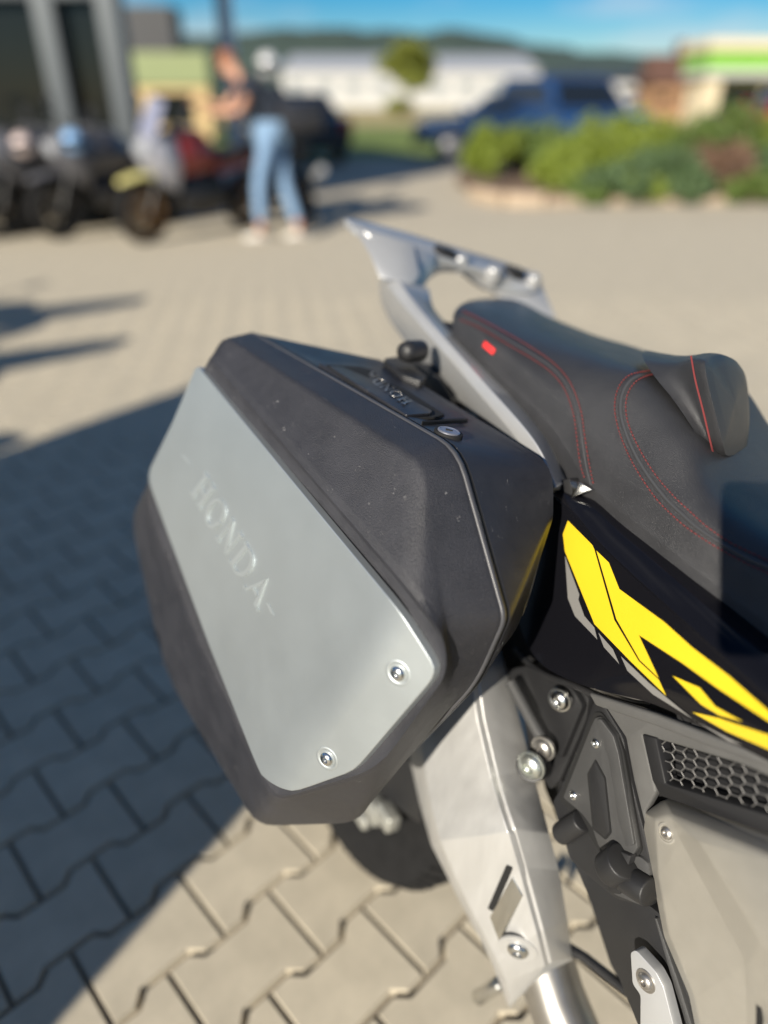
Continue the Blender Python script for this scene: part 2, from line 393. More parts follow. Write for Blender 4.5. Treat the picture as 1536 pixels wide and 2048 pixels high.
# gently rounded shoulders: a bead loop either side of L1, then the channel and the panel bed
def ctr(L):
    s = Vector((0, 0, 0))
    for p in L: s += p
    return s / len(L)
c2 = ctr(d2)
bed = [p.lerp(c2, .035) for p in d2]
def toward(a, b, dist): return [q + (p - q) * min(.8, dist / max(1e-4, (p - q).length)) for p, q in zip(a, b)]
ch0 = toward(d1, d2, .019); ch1 = off(toward(d1, d2, .015), NS * .0010); ch2 = off(toward(d1, d2, .009), NS * .0008); ch3 = toward(d1, d2, .006)
lid_loops = [off(d0, -NS * .012), off(d0, -NS * .001), lerpL(d0, d1, .03), lerpL(d0, d1, .87)]
# quadratic rounding at the shoulder
for t in (.25, .5, .75):
    a, b = lerpL(d0, d1, .87), lerpL(d1, d2, .065)
    lid_loops.append([p * (1 - t) ** 2 + q * 2 * t * (1 - t) + r * t * t for p, q, r in zip(a, d1, b)])
lid_loops += [lerpL(d1, d2, .065), ch0, ch1, ch2, ch3, d2, off(bed, -NS * .002)]
bm = loops_solid(lid_loops); finish(bm, .0, smooth=24)
lid = link('lid', bm, M['plastic'], pan)
# rim and gasket along the seam
cs = ctr(d0)
def grow(L, k): return [p + (p - cs).normalized() * k for p in L]
bm = loops_solid([off(grow(d0, -.004), -NS * .0015), off(grow(d0, -.004), -NS * .007)]); finish(bm, 0); link('gasket', bm, M['gap'], pan)
bm = loops_solid([off(grow(d0, .0005), -NS * .0045), off(grow(d0, .0022), -NS * .0055), off(grow(d0, .0022), -NS * .009), off(grow(d0, .001), -NS * .0115)]); finish(bm, 0, smooth=60); link('rim', bm, M['rim'], pan)
bm = loops_solid([off(grow(d0, -.001), -NS * .0135), off(grow(d0, -.001), -NS * .019)]); finish(bm, 0); link('rim_groove', bm, M['gap'], pan)
# inner half
b0 = off(grow(d0, -.0005), -NS * .018)
IN = [T(745, 712, -.135), T(1102, 930, -.145), T(1102, 1036, -.140), T(1030, 1262, -.09), T(745, 1586, -.05), TL(-.02, .55, -.15), TL(-.18, .57, -.15), TL(-.36, .60, -.15), TL(-.40, .75, -.15)]
dIN = dense(IN, [.02, .045, .006, .02, .03, .03, .03, .05, .05])
MID = lerpL(b0, dIN, .93)
bm = loops_solid([b0, off(b0, -NS * .003), MID, off(dIN, -NS * .004)]); finish(bm, 0, smooth=35)
body = link('case_body', bm, M['plastic2'], pan)
# aluminium panel: main facet and turned-down front facet
f0a = f0 + (P1(404, 742) - f0).normalized() * .026; f0b = f0 + (P2(850, 1300) - f0).normalized() * .022
f1a, f1b = P1(523, 1550), P2(584, 1582)
main = [P1(*q) for q in ((404, 742), (400, 736), (395, 734), (390, 738), (345, 845), (308, 921), (301, 936), (298, 951), (299, 965), (304, 982), (420, 1295), (505, 1510), (516, 1536))]
front = [P2(*q) for q in ((598, 1580), (620, 1573), (690, 1548), (706, 1540), (720, 1528), (735, 1511), (854, 1372), (864, 1358), (868, 1346), (868, 1334), (862, 1320), (850, 1300))]
bm = bmesh.new(); strip = []
for k in range(9):
    t = k / 8; strip.append([bm.verts.new(a * (1 - t) ** 2 + m_ * 2 * t * (1 - t) + b * t * t) for a, m_, b in ((f0a, f0, f0b), (f1a, f1, f1b))])
F1 = bm.faces.new([strip[0][0]] + [bm.verts.new(p) for p in main] + [strip[0][1]])
F2 = bm.faces.new([strip[-1][1]] + [bm.verts.new(p) for p in front] + [strip[-1][0]])
for a, b in zip(strip, strip[1:]): bm.faces.new((a[0], a[1], b[1], b[0]))
bmesh.ops.recalc_face_normals(bm, faces=bm.faces[:])
if bm.faces[:][0].normal.dot(BR) < 0: bmesh.ops.reverse_faces(bm, faces=bm.faces[:])
ret = bmesh.ops.extrude_face_region(bm, geom=bm.faces[:])
bmesh.ops.translate(bm, verts=[g for g in ret['geom'] if isinstance(g, bmesh.types.BMVert)], vec=NS * .0005)
old = [v for v in bm.verts if v not in set(g for g in ret['geom'] if isinstance(g, bmesh.types.BMVert))]
bmesh.ops.translate(bm, verts=old, vec=-NS * .010)
finish(bm, .0012, 3, ang=50, smooth=35)
panel = link('aluminium_panel', bm, M['alu'], pan); panel.modifiers.new('normals', 'WEIGHTED_NORMAL').keep_sharp = True
for x, y in ((797, 1346), (655, 1517)):
    c = P2(x, y) + NS * .0006
    bm = bmesh.new()
    add_lathe(bm, c, NF, [(.0142, -.001), (.0142, .0003), (.0128, .0008), (.0105, .0002), (.0088, -.0006), (0, -.0006)], 32)
    finish(bm, 0, smooth=60); dish = link('screw_dish', bm, M['alu'], pan)
    bm = bmesh.new()
    add_lathe(bm, c, NF, [(.0083, -.001), (.0083, .0012), (.0074, .0028), (.0052, .0042), (.0034, .0047), (.0032, .0022), (0, .002)], 28)
    finish(bm, 0, smooth=50); link('screw', bm, M['steel'], pan)
bm = bmesh.new()
up5 = NS * .00048
add_letters(bm, 'HONDA', P1(382, 985) + up5, P1(517, 1222) + up5, P1(412, 942) + up5, P1(553, 1184) + up5, .0022)
finish(bm, 0); link('embossed_lettering', bm, M['emboss'], panel)
for q in (((362, 908), (372, 912), (386, 932), (374, 922)), ((533, 1205), (540, 1208), (551, 1232), (543, 1226))):
    n = NP * .0006; plate('embossed_mark', [P1(*a) + up5 + n for a in q], -n, M['emboss'], panel, 0)
# handle, latch and lock on the top of the case
cT = T(905, 905, -.03); tA, tB, tC = T(520, 672, -.02), T(900, 890, -.02), IN[0].lerp(IN[1], .5)
NT = (tB - tA).cross(tC - tA).normalized()
if NT.z < 0: NT = -NT
from mathutils.bvhtree import BVHTree
bmt = bmesh.new(); bmt.from_mesh(body.data); bmt.transform(Matrix.Translation(pan.location)); bmt.normal_update(); top_tree = BVHTree.FromBMesh(bmt)
def Q(x, y, h=0.):
    q = ray(x, y).normalized(); p, n, i, d = top_tree.ray_cast(CAM, q)
    if p is None or (p - hit(x, y, NT, tB)).length > .06: p = hit(x, y, NT, tB)
    return p + NT * h
plate('handle_frame', rounded([Q(x, y, .0045) for x, y in ((636, 731), (700, 731), (765, 739), (862, 797), (931, 843), (800, 848), (776, 832))], .004), -NT * .008, M['plastic2'], pan, .0012)
plate('handle_recess', rounded([Q(x, y, .0052) for x, y in ((649, 737), (722, 741), (750, 748), (888, 837), (868, 842), (806, 845))], .003), -NT * .003, M['gap'], pan, 0)
hp = plate('handle_plate', rounded([Q(x, y, .0064) for x, y in ((657, 741), (712, 745), (862, 831), (858, 836), (811, 840))], .003), -NT * .004, M['plastic2'], pan, .0008)
plate('latch_cover', rounded([Q(x, y, .012) for x, y in ((765, 733), (795, 728), (850, 768), (840, 780), (800, 766))], .006), -NT * .014, M['plasticdark'], pan, .003, 3)
plate('parting_line', [Q(x, y, .0052) for x, y in ((842, 850), (934, 845), (934, 848), (843, 853))], -NT * .004, M['gap'], pan, 0)
bm = bmesh.new()
add_letters(bm, 'HONDA', Q(825, 814, .0066), Q(742, 752, .0066), Q(808, 820, .0066), Q(722, 760, .0066), .0004)
finish(bm, 0); link('lettering', bm, M['pipe'], hp)
kc = Q(896, 870, .003)
bm = bmesh.new(); add_lathe(bm, kc, NT, [(.0165, -.006), (.0165, .0008), (.0155, .0016), (.0135, .0010), (.0135, -.001)], 32); finish(bm, 0, smooth=60)
lk = link('lock', bm, M['gap'], pan)
bm = bmesh.new(); add_lathe(bm, kc, NT, [(.013, -.001), (.013, .0022), (.012, .003), (.0105, .003), (.0102, .0026), (0, .0026)], 32); finish(bm, 0, smooth=50)
link('lock_cylinder', bm, mat('lock face metal', (.34, .35, .40), .4, .7), lk)
a_, b_, _ = frame_of(NT); dk = (Q(905, 872) - Q(885, 866)).normalized(); dn = NT.cross(dk).normalized()
bm = bmesh.new(); add_box(bm, kc + NT * .003, .008, .0022, .0012, dk, dn, NT); finish(bm, 0); link('keyhole', bm, M['gap'], lk)

# inner chamfer of the case: added glossy plate, angled to mirror the yellow fairing
pC = T(1068, 1110, -.138); nC = ((CAM - pC).normalized() + (A(1150, 1100, .19) - pC).normalized()).normalized()
plate('case_chamfer', rounded([hit(x, y, nC, pC) for x, y in ((1101, 1030), (1074, 1040), (1062, 1072), (1053, 1134), (1039, 1226), (1046, 1234), (1064, 1180), (1086, 1100))], .004), -nC * .004, mat('polished black plastic', (.02, .02, .02), .16, spec=.6), pan, .0008)

# ---------------------------------------------------------------- motorcycle
bike = thing('motorcycle', 'black and yellow motorcycle with red stitched seat carrying the side case', 'motorcycle', BO)
def PA_(pts, r, rr=None):
    """pixel polygon on the lateral plane r (rr: own plane for some corners)"""
    return [A(p[0], p[1], p[2] if len(p) > 2 else r) for p in pts]
def flat(name, pts, r, th, m, parent=bike, rad=0., bevel=.0015, seg=2, **kw):
    P = PA_(pts, r)
    if rad: P = rounded(P, rad, 4)
    return plate(name, P, -BR * th, m, parent, bevel, seg, **kw)
def at3(p, q, s):                       # plane through three measured corners
    n = (q - p).cross(s - p).normalized()
    if n.dot(BR) < 0: n = -n
    return (lambda x, y, h=0.: hit(x, y, n, p + n * h)), n
# core of the machine behind its panels
flat('inner_frame', [(1060, 1130), (1130, 1010), (1250, 1080), (1620, 1350), (1620, 2140), (1330, 2140), (1215, 1930), (1160, 1760), (1085, 1580), (1040, 1400)], .10, .18, M['black'], bevel=.01)
flat('side_core', [(985, 920), (1112, 985), (1138, 1060), (1132, 1340), (1040, 1400), (985, 1380), (960, 1200)], .115, .12, M['black'], bevel=.006)
flat('tail_core', [(800, 690), (880, 640), (1000, 760), (1150, 930), (1180, 990), (1120, 1040), (1000, 940), (880, 830)], .125, .22, M['black'], bevel=.01)
# seat
rows = [
 [(906, 640, .146), (945, 690, .15), (1000, 755, .15), (1060, 812, .15), (1105, 860, .15), (1140, 915, .152), (1190, 985, .158), (1280, 1055, .165), (1380, 1135, .17), (1470, 1205, .17), (1570, 1280, .17)],
 [(907, 630, .143), (962, 662, .144), (1028, 712, .142), (1096, 765, .14), (1145, 805, .14), (1190, 850, .142), (1250, 905, .145), (1330, 970, .15), (1420, 1040, .155), (1500, 1090, .155), (1590, 1130, .15)],
 [(913, 618, .130), (958, 628, .118), (1030, 664, .105), (1105, 698, .10), (1185, 728, .10), (1258, 752, .10), (1318, 800, .10), (1385, 870, .10), (1440, 950, .09), (1515, 1000, .08), (1600, 1040, .07)],
 [(924, 608, .100), (968, 607, .06), (1040, 634, .035), (1120, 668, .03), (1208, 700, .03), (1290, 730, .02), (1370, 785, .015), (1428, 860, .01), (1488, 905, .0), (1552, 945, -.02), (1630, 985, -.03)],
 [(940, 601, .040), (978, 597, -.03), (1034, 601, -.09), (1104, 636, -.11), (1192, 671, -.12), (1292, 702, -.13), (1400, 752, -.14), (1482, 772, -.14), (1542, 855, -.14), (1600, 910, -.14), (1670, 960, -.14)],
]
SR = [[A(*p) for p in r] for r in rows]
NC, NR = 121, 57
SG = smooth_rows(SR, NC, NR)
bm = bmesh.new(); shell(bm, SG, -BU * .05 - BR * .01); finish(bm, 0, smooth=50)
seat = link('seat', bm, M['leather'], bike)
from mathutils.bvhtree import BVHTree
bmt = bmesh.new(); add_grid(bmt, SG); bmt.normal_update(); seat_tree = BVHTree.FromBMesh(bmt)
def on_seat(x, y, h=0.):
    q = ray(x, y).normalized(); p, n, i, d = seat_tree.ray_cast(CAM, q)
    if p is None: p, n, i, d = seat_tree.find_nearest(A(x, y, .12))
    if n.dot(q) > 0: n = -n
    return p + n * h, n
def px_curve(pts, step=6.):
    P = [Vector((x, y, 0)) for x, y in pts]; L = sum((b - a).length for a, b in zip(P, P[1:]))
    return crom(P, max(4, int(L / step)))
def seat_line(name, pts, r, m, h, parent=seat, r2=None):
    bm = bmesh.new(); C_ = [on_seat(p.x, p.y, h)[0] for p in px_curve(pts, 7)]
    add_tube(bm, C_, r, 6); finish(bm, 0, smooth=80); return link(name, bm, m, parent)
def stitches(name, pts, h=.0010, L=.0044, gap=.0018, r=.00058):
    bm = bmesh.new(); C_ = [on_seat(p.x, p.y, h) for p in px_curve(pts, 2.)]
    acc = 0; st = None
    for (p, n), (q, m_) in zip(C_, C_[1:]):
        if st is None: st = p
        acc += (q - p).length
        if acc > L:
            d = (q - st).normalized(); add_box(bm, (st + q) / 2, (q - st).length - gap, r * 2, r * 2.2, d, n.cross(d).normalized(), n); st = q; acc = 0
    for f in bm.faces: f.smooth = True
    return link(name, bm, M['thread'], seat, kind='stuff')
KA = [(921, 640), (960, 657), (1019, 692), (1070, 722), (1105, 748), (1130, 780), (1148, 830), (1155, 880), (1162, 930), (1172, 962)]
KB = [(925, 622), (965, 642), (1022, 672), (1075, 704), (1114, 733), (1142, 768), (1162, 820), (1170, 870), (1179, 925), (1189, 974)]
KS = [(923, 631), (962, 649), (1020, 682), (1072, 713), (1110, 740), (1136, 774), (1155, 825), (1163, 875), (1171, 928), (1181, 970)]
CA = [(1320, 742), (1290, 744), (1258, 752), (1238, 775), (1230, 808), (1234, 845), (1250, 893), (1275, 942), (1312, 996), (1345, 1030), (1378, 1058), (1430, 1092), (1490, 1125), (1545, 1150)]
CB = [(1320, 749), (1296, 752), (1272, 764), (1256, 788), (1252, 820), (1260, 856), (1283, 905), (1315, 955), (1350, 995), (1383, 1026), (1412, 1052), (1460, 1085), (1510, 1110), (1550, 1128)]
CS = [(1320, 745), (1293, 748), (1265, 758), (1247, 782), (1241, 814), (1247, 850), (1266, 899), (1295, 949), (1331, 996), (1364, 1028), (1395, 1055), (1445, 1088), (1500, 1118), (1548, 1139)]
for c in (KA, KB, CA, CB): stitches('stitching', c)
M['pipingv'] = mat('seam piping', (.05, .05, .052), .35)
seat_line('piping', KS, .0016, M['pipingv'], -.0004); seat_line('piping', CS, .0026, M['pipingv'], -.0004)
p, n = on_seat(979, 696, .0); e1 = (on_seat(990, 705)[0] - on_seat(967, 686)[0]).normalized()
bm = bmesh.new(); add_box(bm, p + n * .001, .026, .009, .003, e1, n.cross(e1).normalized(), n); finish(bm, .001); link('woven_tag', bm, M['redtag'], seat)
# rider backrest pad
face = [(1384, 716, .085), (1400, 708, .05), (1424, 703, .02), (1452, 715, -.02), (1472, 742, -.05), (1478, 775, -.06), (1482, 840, -.05), (1475, 898, -.03), (1462, 909, -.005), (1430, 914, .055), (1424, 890, .075), (1408, 825, .085), (1393, 765, .088)]
rear = [(1288, 722, .074), (1284, 706, .045), (1292, 699, .005), (1330, 715, -.06), (1380, 740, -.09), (1420, 775, -.10), (1450, 840, -.09), (1455, 895, -.06), (1450, 905, -.03), (1418, 911, .062), (1392, 866, .092), (1346, 798, .093), (1308, 752, .087)]
Ff = [A(*p) for p in face]; Fr = [A(*p) for p in rear]
fc = ctr(Ff); bm = bmesh.new()
fdir = (fc - ctr(Fr)).normalized()
lps = [Fr] + [[p + (q - p) * t + (fc - p - (q - p) * t) * (.10 * math.sin(math.pi * t)) for p, q in zip(Fr, Ff)] for t in (.2, .4, .6, .8, .92)]
for k in range(8):
    a = k / 7 * math.pi / 2; sc = .985 * (1 - .16 * (1 - math.cos(a)) - (.80 * max(0, k - 3) / 4)); lps.append([fc + (p - fc) * sc + fdir * (.020 * math.sin(min(a * 1.5, math.pi / 2)) + .006 * max(0, k - 3) / 4) for p in Ff])
def close(L): return rounded(L, .012, 3)
bm.free(); bm = loops_solid([close(L) for L in lps]); finish(bm, 0, smooth=50)
pad = link('backrest_pad', bm, M['leather'], bike)
bm = bmesh.new(); add_tube(bm, crom([A(x, y, r + .003) for x, y, r in ((1382, 712, .087), (1391, 762, .092), (1407, 825, .090), (1421, 885, .080), (1428, 913, .062))], 24), .0011, 6); finish(bm, 0); link('piping', bm, M['thread'], pad)
# grab rail: three faceted beam
E1 = [(757, 552, .115), (764, 610, .120), (800, 672, .132), (880, 765, .142), (985, 885, .148), (1085, 990, .150)]
E2 = [(772, 560, .155), (790, 590, .164), (845, 655, .182), (932, 758, .196), (1034, 880, .202), (1098, 982, .202)]
E3 = [(796, 560, .152), (826, 600, .161), (880, 665, .179), (968, 764, .193), (1068, 880, .199), (1114, 975, .199)]
E4 = [(858, 575, .085), (872, 622, .090), (934, 686, .102), (1030, 782, .114), (1096, 868, .125), (1134, 962, .145)]
bm = bmesh.new(); ER = [crom([A(*p) for p in e], 40) for e in (E1, E2, E3, E4)]
E5 = [p - BU * .018 - BR * .004 for p in ER[3]]; E6 = [p - BR * .012 for p in ER[0]]
cols = [[ER[0][i], ER[1][i], ER[2][i], ER[3][i], E5[i], E6[i]] for i in range(40)]
V = [[bm.verts.new(p) for p in c] for c in cols]
for a, b in zip(V, V[1:]):
    for k in range(6): bm.faces.new((a[k], a[(k + 1) % 6], b[(k + 1) % 6], b[k]))
bm.faces.new(V[0]); bm.faces.new(V[-1][::-1]); finish(bm, .0022, 2, ang=24, smooth=22)
rail = link('grab_rail', bm, M['alucast'], bike)
# luggage rack behind the seat
def RK(x, y, d): return D(x, y, d)
rack_top = [RK(688, 434, 1.24), RK(735, 442, 1.26), RK(815, 464, 1.30), RK(920, 498, 1.36), RK(1000, 520, 1.40), RK(1072, 545, 1.44), RK(1084, 560, 1.44), RK(1078, 570, 1.42), RK(1030, 560, 1.38), RK(960, 536, 1.33), RK(872, 510, 1.27), RK(800, 482, 1.22), RK(740, 468, 1.20), RK(708, 452, 1.21)]
plate('luggage_rack', rack_top, -BU * .014, M['alucast'], bike, .003)
bm = bmesh.new(); add_plate(bm, [RK(700, 447, 1.205), RK(800, 480, 1.215), RK(812, 545, 1.19), RK(800, 566, 1.18), RK(757, 556, 1.18), RK(738, 510, 1.19)], -BR * .03); finish(bm, .004); link('rack_bracket', bm, M['alucast'], bike)
bm = bmesh.new(); add_plate(bm, [RK(800, 480, 1.217), RK(872, 508, 1.262), RK(866, 546, 1.262), RK(845, 580, 1.235), RK(788, 540, 1.192)], -BU * .02 - BF * .02); finish(bm, .003); link('rack_bracket', bm, M['alucast'], bike)
arch = [[RK(862, 520, 1.265), RK(905, 525, 1.30), RK(960, 540, 1.335), RK(1010, 556, 1.37), RK(1060, 566, 1.40)], [RK(858, 560, 1.262), RK(885, 545, 1.30), RK(935, 552, 1.335), RK(985, 585, 1.37), RK(1075, 585, 1.40)]]
bm = bmesh.new(); shell(bm, [crom(arch[0], 12), crom(arch[1], 12)], -BF * .03); finish(bm, .003); link('rack_bracket', bm, M['alucast'], bike)
bm = bmesh.new(); add_plate(bm, [RK(1030, 556, 1.39), RK(1082, 560, 1.43), RK(1092, 600, 1.43), RK(1118, 640, 1.40), RK(1060, 620, 1.39), RK(990, 590, 1.38)], -BF * .02); finish(bm, .004); link('rack_bracket', bm, M['alucast'], bike)
NRK = (rack_top[5] - rack_top[0]).cross(rack_top[11] - rack_top[0]).normalized()
if NRK.z < 0: NRK = -NRK
for x, y, d in ((887, 512, 1.30), (1027, 550, 1.395)):
    bm = bmesh.new(); c = RK(x, y, d); ex = (rack_top[4] - rack_top[1]).normalized(); add_box(bm, c, .035, .03, .03, ex, NRK.cross(ex).normalized(), NRK); finish(bm, .004); link('rack_socket', bm, M['black'], bike)
for x, y, d in ((922, 520, 1.315), (988, 543, 1.345), (1068, 558, 1.40)):
    bm = bmesh.new(); add_lathe(bm, RK(x, y, d), (CAM - RK(x, y, d)) * .3 + BU, [(.014, -.02), (.014, .004), (.011, .009), (.0, .011)], 16); finish(bm, 0); link('rack_boss', bm, M['alucast'], bike)
# case mount beneath the rail
bm = bmesh.new(); c = D(812, 703, 1.0); add_lathe(bm, c - BR * .004, BR + BF * .4, [(0, -.03), (.015, -.03), (.0155, 0), (.013, .010), (.006, .013), (0, .014)], 20); finish(bm, 0, smooth=60); mt = link('case_mount', bm, M['plasticdark'], bike)
bolt('bolt', c + (BR + BF * .4).normalized() * .0, BR + BF * .4 + BU * .5, .0075, M['zinc'], mt)
flat('mount_arm', [(800, 720), (860, 730), (905, 800), (900, 850), (850, 800), (800, 760)], .165, .02, M['plasticdark'], rad=.008)
flat('mount_arm', [(915, 838), (960, 845), (1005, 885), (1010, 905), (960, 900), (925, 870)], .175, .02, M['plasticdark'], rad=.006)
flat('polished_trim', [(1138, 962, .172), (1160, 965, .170), (1184, 980, .165), (1150, 992, .172), (1140, 997, .174), (1146, 980, .173)], .17, .006, M['steel'], bevel=.001)
flat('rail_end', [(1108, 965), (1140, 955), (1145, 985), (1135, 1010), (1112, 1000)], .168, .02, M['black'], rad=.004)
# bodywork: glossy upper, ridge, side fairing
ridge = [(1104, 985, .178), (1150, 1030, .186), (1194, 1080, .194), (1256, 1140, .202), (1319, 1197, .210), (1424, 1291, .218), (1560, 1415, .224)]
upper = [(1140, 985, .155), (1190, 1000, .155), (1250, 1045, .155), (1310, 1090, .158), (1380, 1142, .160), (1470, 1212, .162), (1580, 1300, .162)]
bm = bmesh.new(); r0 = crom([A(*p) for p in ridge], 30); r1 = crom([A(*p) for p in upper], 30); rm = [a.lerp(b, .5) + BU * .004 for a, b in zip(r0, r1)]
shell(bm, [r0, rm, r1], -BU * .008 - BR * .004); finish(bm, .0015, 2); link('upper_fairing', bm, M['gloss'], bike)
low = [(1030, 1160, .150), (1040, 1250, .165), (1075, 1320, .18), (1150, 1365, .190), (1290, 1402, .200), (1430, 1468, .208), (1570, 1540, .212)]
mid = [(1090, 1065, .172), (1122, 1130, .184), (1168, 1210, .194), (1225, 1285, .204), (1315, 1340, .212), (1425, 1395, .218), (1570, 1482, .222)]
r2 = crom([A(*p) for p in low], 30); r15 = crom([A(*p) for p in mid], 30); rdg = [p - BR * .0015 - BU * .001 for p in r0]
FG = smooth_rows([rdg[::5] + [rdg[-1]], r15[::5] + [r15[-1]], r2[::5] + [r2[-1]]], 100, 40)
bm = bmesh.new(); shell(bm, FG, -BR * .008); finish(bm, 0, smooth=50); fair = link('side_fairing', bm, M['gloss'], bike)
bmt = bmesh.new(); add_grid(bmt, FG); bmt.normal_update(); fair_tree = BVHTree.FromBMesh(bmt)
def on_fair(x, y, h):
    q = ray(x, y).normalized(); p, n, i, d = fair_tree.ray_cast(CAM, q)
    if p is None: p = A(x, y, .205); n = BR
    if n.dot(q) > 0: n = -n
    return p + n * h
def decal(name, pts, m, h=.0009):
    """thin film laid over the curved fairing: polygon cut into small pieces that follow the surface"""
    bm = bmesh.new(); f = bm.faces.new([bm.verts.new((x, y, 0)) for x, y in pts])
    for k in range(1080, 1600, 9):
        bmesh.ops.bisect_plane(bm, geom=bm.verts[:] + bm.edges[:] + bm.faces[:], plane_co=(k, 0, 0), plane_no=(1, 0, 0))
    for k in range(1040, 1540, 9):
        bmesh.ops.bisect_plane(bm, geom=bm.verts[:] + bm.edges[:] + bm.faces[:], plane_co=(0, k, 0), plane_no=(0, 1, 0))
    for v in bm.verts: v.co = on_fair(v.co.x, v.co.y, h)
    bmesh.ops.recalc_face_normals(bm, faces=bm.faces[:])
    if sum((f.normal.dot(BR) for f in bm.faces)) < 0: bmesh.ops.reverse_faces(bm, faces=bm.faces[:])
    for f in bm.faces: f.smooth = True
    return link(name, bm, m, fair)
decal('yellow_film', [(1137, 1041), (1186, 1090), (1190, 1099), (1230, 1240), (1279, 1322), (1319, 1359), (1334, 1391), (1262, 1322), (1190, 1248), (1131, 1103), (1127, 1068)], M['yellow'])
decal('yellow_film', [(1194, 1101), (1219, 1125), (1240, 1178), (1330, 1244), (1385, 1294), (1460, 1352), (1550, 1432), (1550, 1450), (1436, 1376), (1366, 1326), (1279, 1270), (1319, 1356), (1281, 1320), (1234, 1238)], M['yellow'])
decal('yellow_film', [(1346, 1351), (1401, 1375), (1432, 1412), (1487, 1443), (1440, 1430), (1403, 1408)], M['yellow'])
decal('yellow_film', [(1385, 1423), (1440, 1436), (1550, 1473), (1550, 1503), (1455, 1462)], M['yellow'])
decal('grey_film', [(1131, 1111), (1160, 1189), (1158, 1199), (1170, 1232), (1190, 1255), (1196, 1279), (1151, 1232), (1137, 1197)], M['film'])
decal('grey_film', [(1198, 1265), (1227, 1298), (1240, 1328), (1209, 1294)], M['film'])
decal('grey_film', [(1243, 1312), (1299, 1365), (1390, 1440), (1487, 1490), (1459, 1482), (1307, 1388), (1256, 1341)], M['film'])
flat('yellow_inner_strip', [(1130, 1046, .178), (1126, 1064, .176), (1108, 1095, .165), (1072, 1120, .15), (1084, 1090, .155), (1102, 1068, .168)], .17, .004, M['yellow'], fair, bevel=0)  # yellow of the panel's inner end, with its reflection on the body painted in
# exhaust heat shield
SH0, SHn = at3(A(850, 1450, .262), A(1000, 1440, .250), A(905, 1680, .262))
SL0, SLn = at3(A(862, 1684, .262), A(1008, 1660, .250), A(1035, 1960, .235))
ed = [[(780, 1330), (800, 1420), (823, 1536), (838, 1604), (862, 1690), (909, 1783), (982, 1922), (996, 1960), (1018, 2016)],
      [(835, 1320), (835, 1420), (850, 1540), (862, 1610), (880, 1682), (925, 1785), (996, 1925), (1012, 1962), (1024, 2006)],
      [(938, 1320), (955, 1440), (982, 1556), (998, 1610), (1016, 1664), (1038, 1740), (1074, 1868), (1090, 1932), (1054, 1976)],
      [(990, 1300), (1022, 1420), (1052, 1540), (1070, 1610), (1086, 1672), (1106, 1744), (1124, 1850), (1134, 1925), (1102, 1957)]]
rr_ = [.235, .266, .256, .185]
bm = bmesh.new(); RW = []
for e, r, k in zip(ed, rr_, range(4)):
    row = []
    for i, (x, y) in enumerate(e):
        dr = (-.022 * max(0, i - 4)) - .008 * max(0, 4 - i)
        row.append(A(x, y, r + dr))
    RW.append(row)
shell(bm, RW, -BR * .012); finish(bm, .0035, 2, ang=7, smooth=60)
shield = link('heat_shield', bm, M['shield'], bike)
bmt = bmesh.new(); add_grid(bmt, RW); bmt.normal_update(); sh_tree = BVHTree.FromBMesh(bmt)
def on_sh(x, y, h=0.):
    q = ray(x, y).normalized(); p, n, i, d = sh_tree.ray_cast(CAM, q)
    if p is None: p, n, i, d = sh_tree.find_nearest(A(x, y, .25))
    if n.dot(q) > 0: n = -n
    return p + n * h, n
plate('shield_slot', rounded([on_sh(x, y, .0016)[0] for x, y in ((1014, 1728), (1026, 1734), (988, 1822), (976, 1816))], .003), -BR * .003, M['gap'], shield, 0)
plate('shield_inset', [on_sh(x, y, .0022)[0] for x, y in ((1026, 1752), (1046, 1790), (1000, 1882), (981, 1832))], -BR * .004, M['steel'], shield, .0008)
c, n = on_sh(1036, 1898)
bm = bmesh.new(); add_lathe(bm, c, n, [(.026, -.002), (.026, .0012), (.0225, .002), (.0185, .0004), (0, .0004)], 32); finish(bm, 0, smooth=60); link('bolt_dish', bm, M['shield'], shield)
bolt('bolt', c + n * .0005, n, .0145, M['steel'], shield)
bm = bmesh.new(); add_tube(bm, [A(1080, 1890, .125), A(1110, 1990, .120), A(1150, 2090, .12)], .043, 24); finish(bm, 0, smooth=60); link('exhaust_pipe', bm, M['pipe'], bike)
bm = bmesh.new(); add_tube(bm, [A(955, 1996, .16), A(1003, 1965, .15)], .011, 16); finish(bm, .002, smooth=60); link('axle_slider', bm, M['steel'], bike)
bm = bmesh.new(); add_tube(bm, [A(1112, 1885, .11), A(1170, 1915, .10), A(1290, 2010, .10)], [.010, .007, .007], 12); finish(bm, 0, smooth=60); link('linkage_arm', bm, M['plasticdark'], bike)
# rear wheel, caliper and swingarm
WC = B(-.20, .12, .31)
def ring_part(name, prof, m, parent, n=64):
    bm = bmesh.new(); add_lathe(bm, WC, BR, prof, n); finish(bm, 0, smooth=45); return link(name, bm, m, parent)
wheel = ring_part('rear_wheel', [(.20, -.05), (.222, -.055), (.265, -.068), (.305, -.062), (.325, -.03), (.33, 0), (.325, .03), (.305, .062), (.265, .068), (.222, .055), (.20, .05), (.20, -.05)], M['rubber'], bike)
bm = bmesh.new()
for k in range(60):
    a = 2 * math.pi * k / 60; d = BF * math.cos(a) + BU * math.sin(a); tt = BF * -math.sin(a) + BU * math.cos(a)
    for s in (-1, 1): add_box(bm, WC + d * .312 + BR * .045 * s, .022, .040, .014, tt, BR * .8 * s + d * -.5, d)
finish(bm, 0); link('tread_blocks', bm, M['rubber'], wheel, kind='stuff')
rim = ring_part('rim', [(.185, -.045), (.205, -.052), (.205, .052), (.185, .045), (.185, -.045)], M['black'], wheel)
bm = bmesh.new()
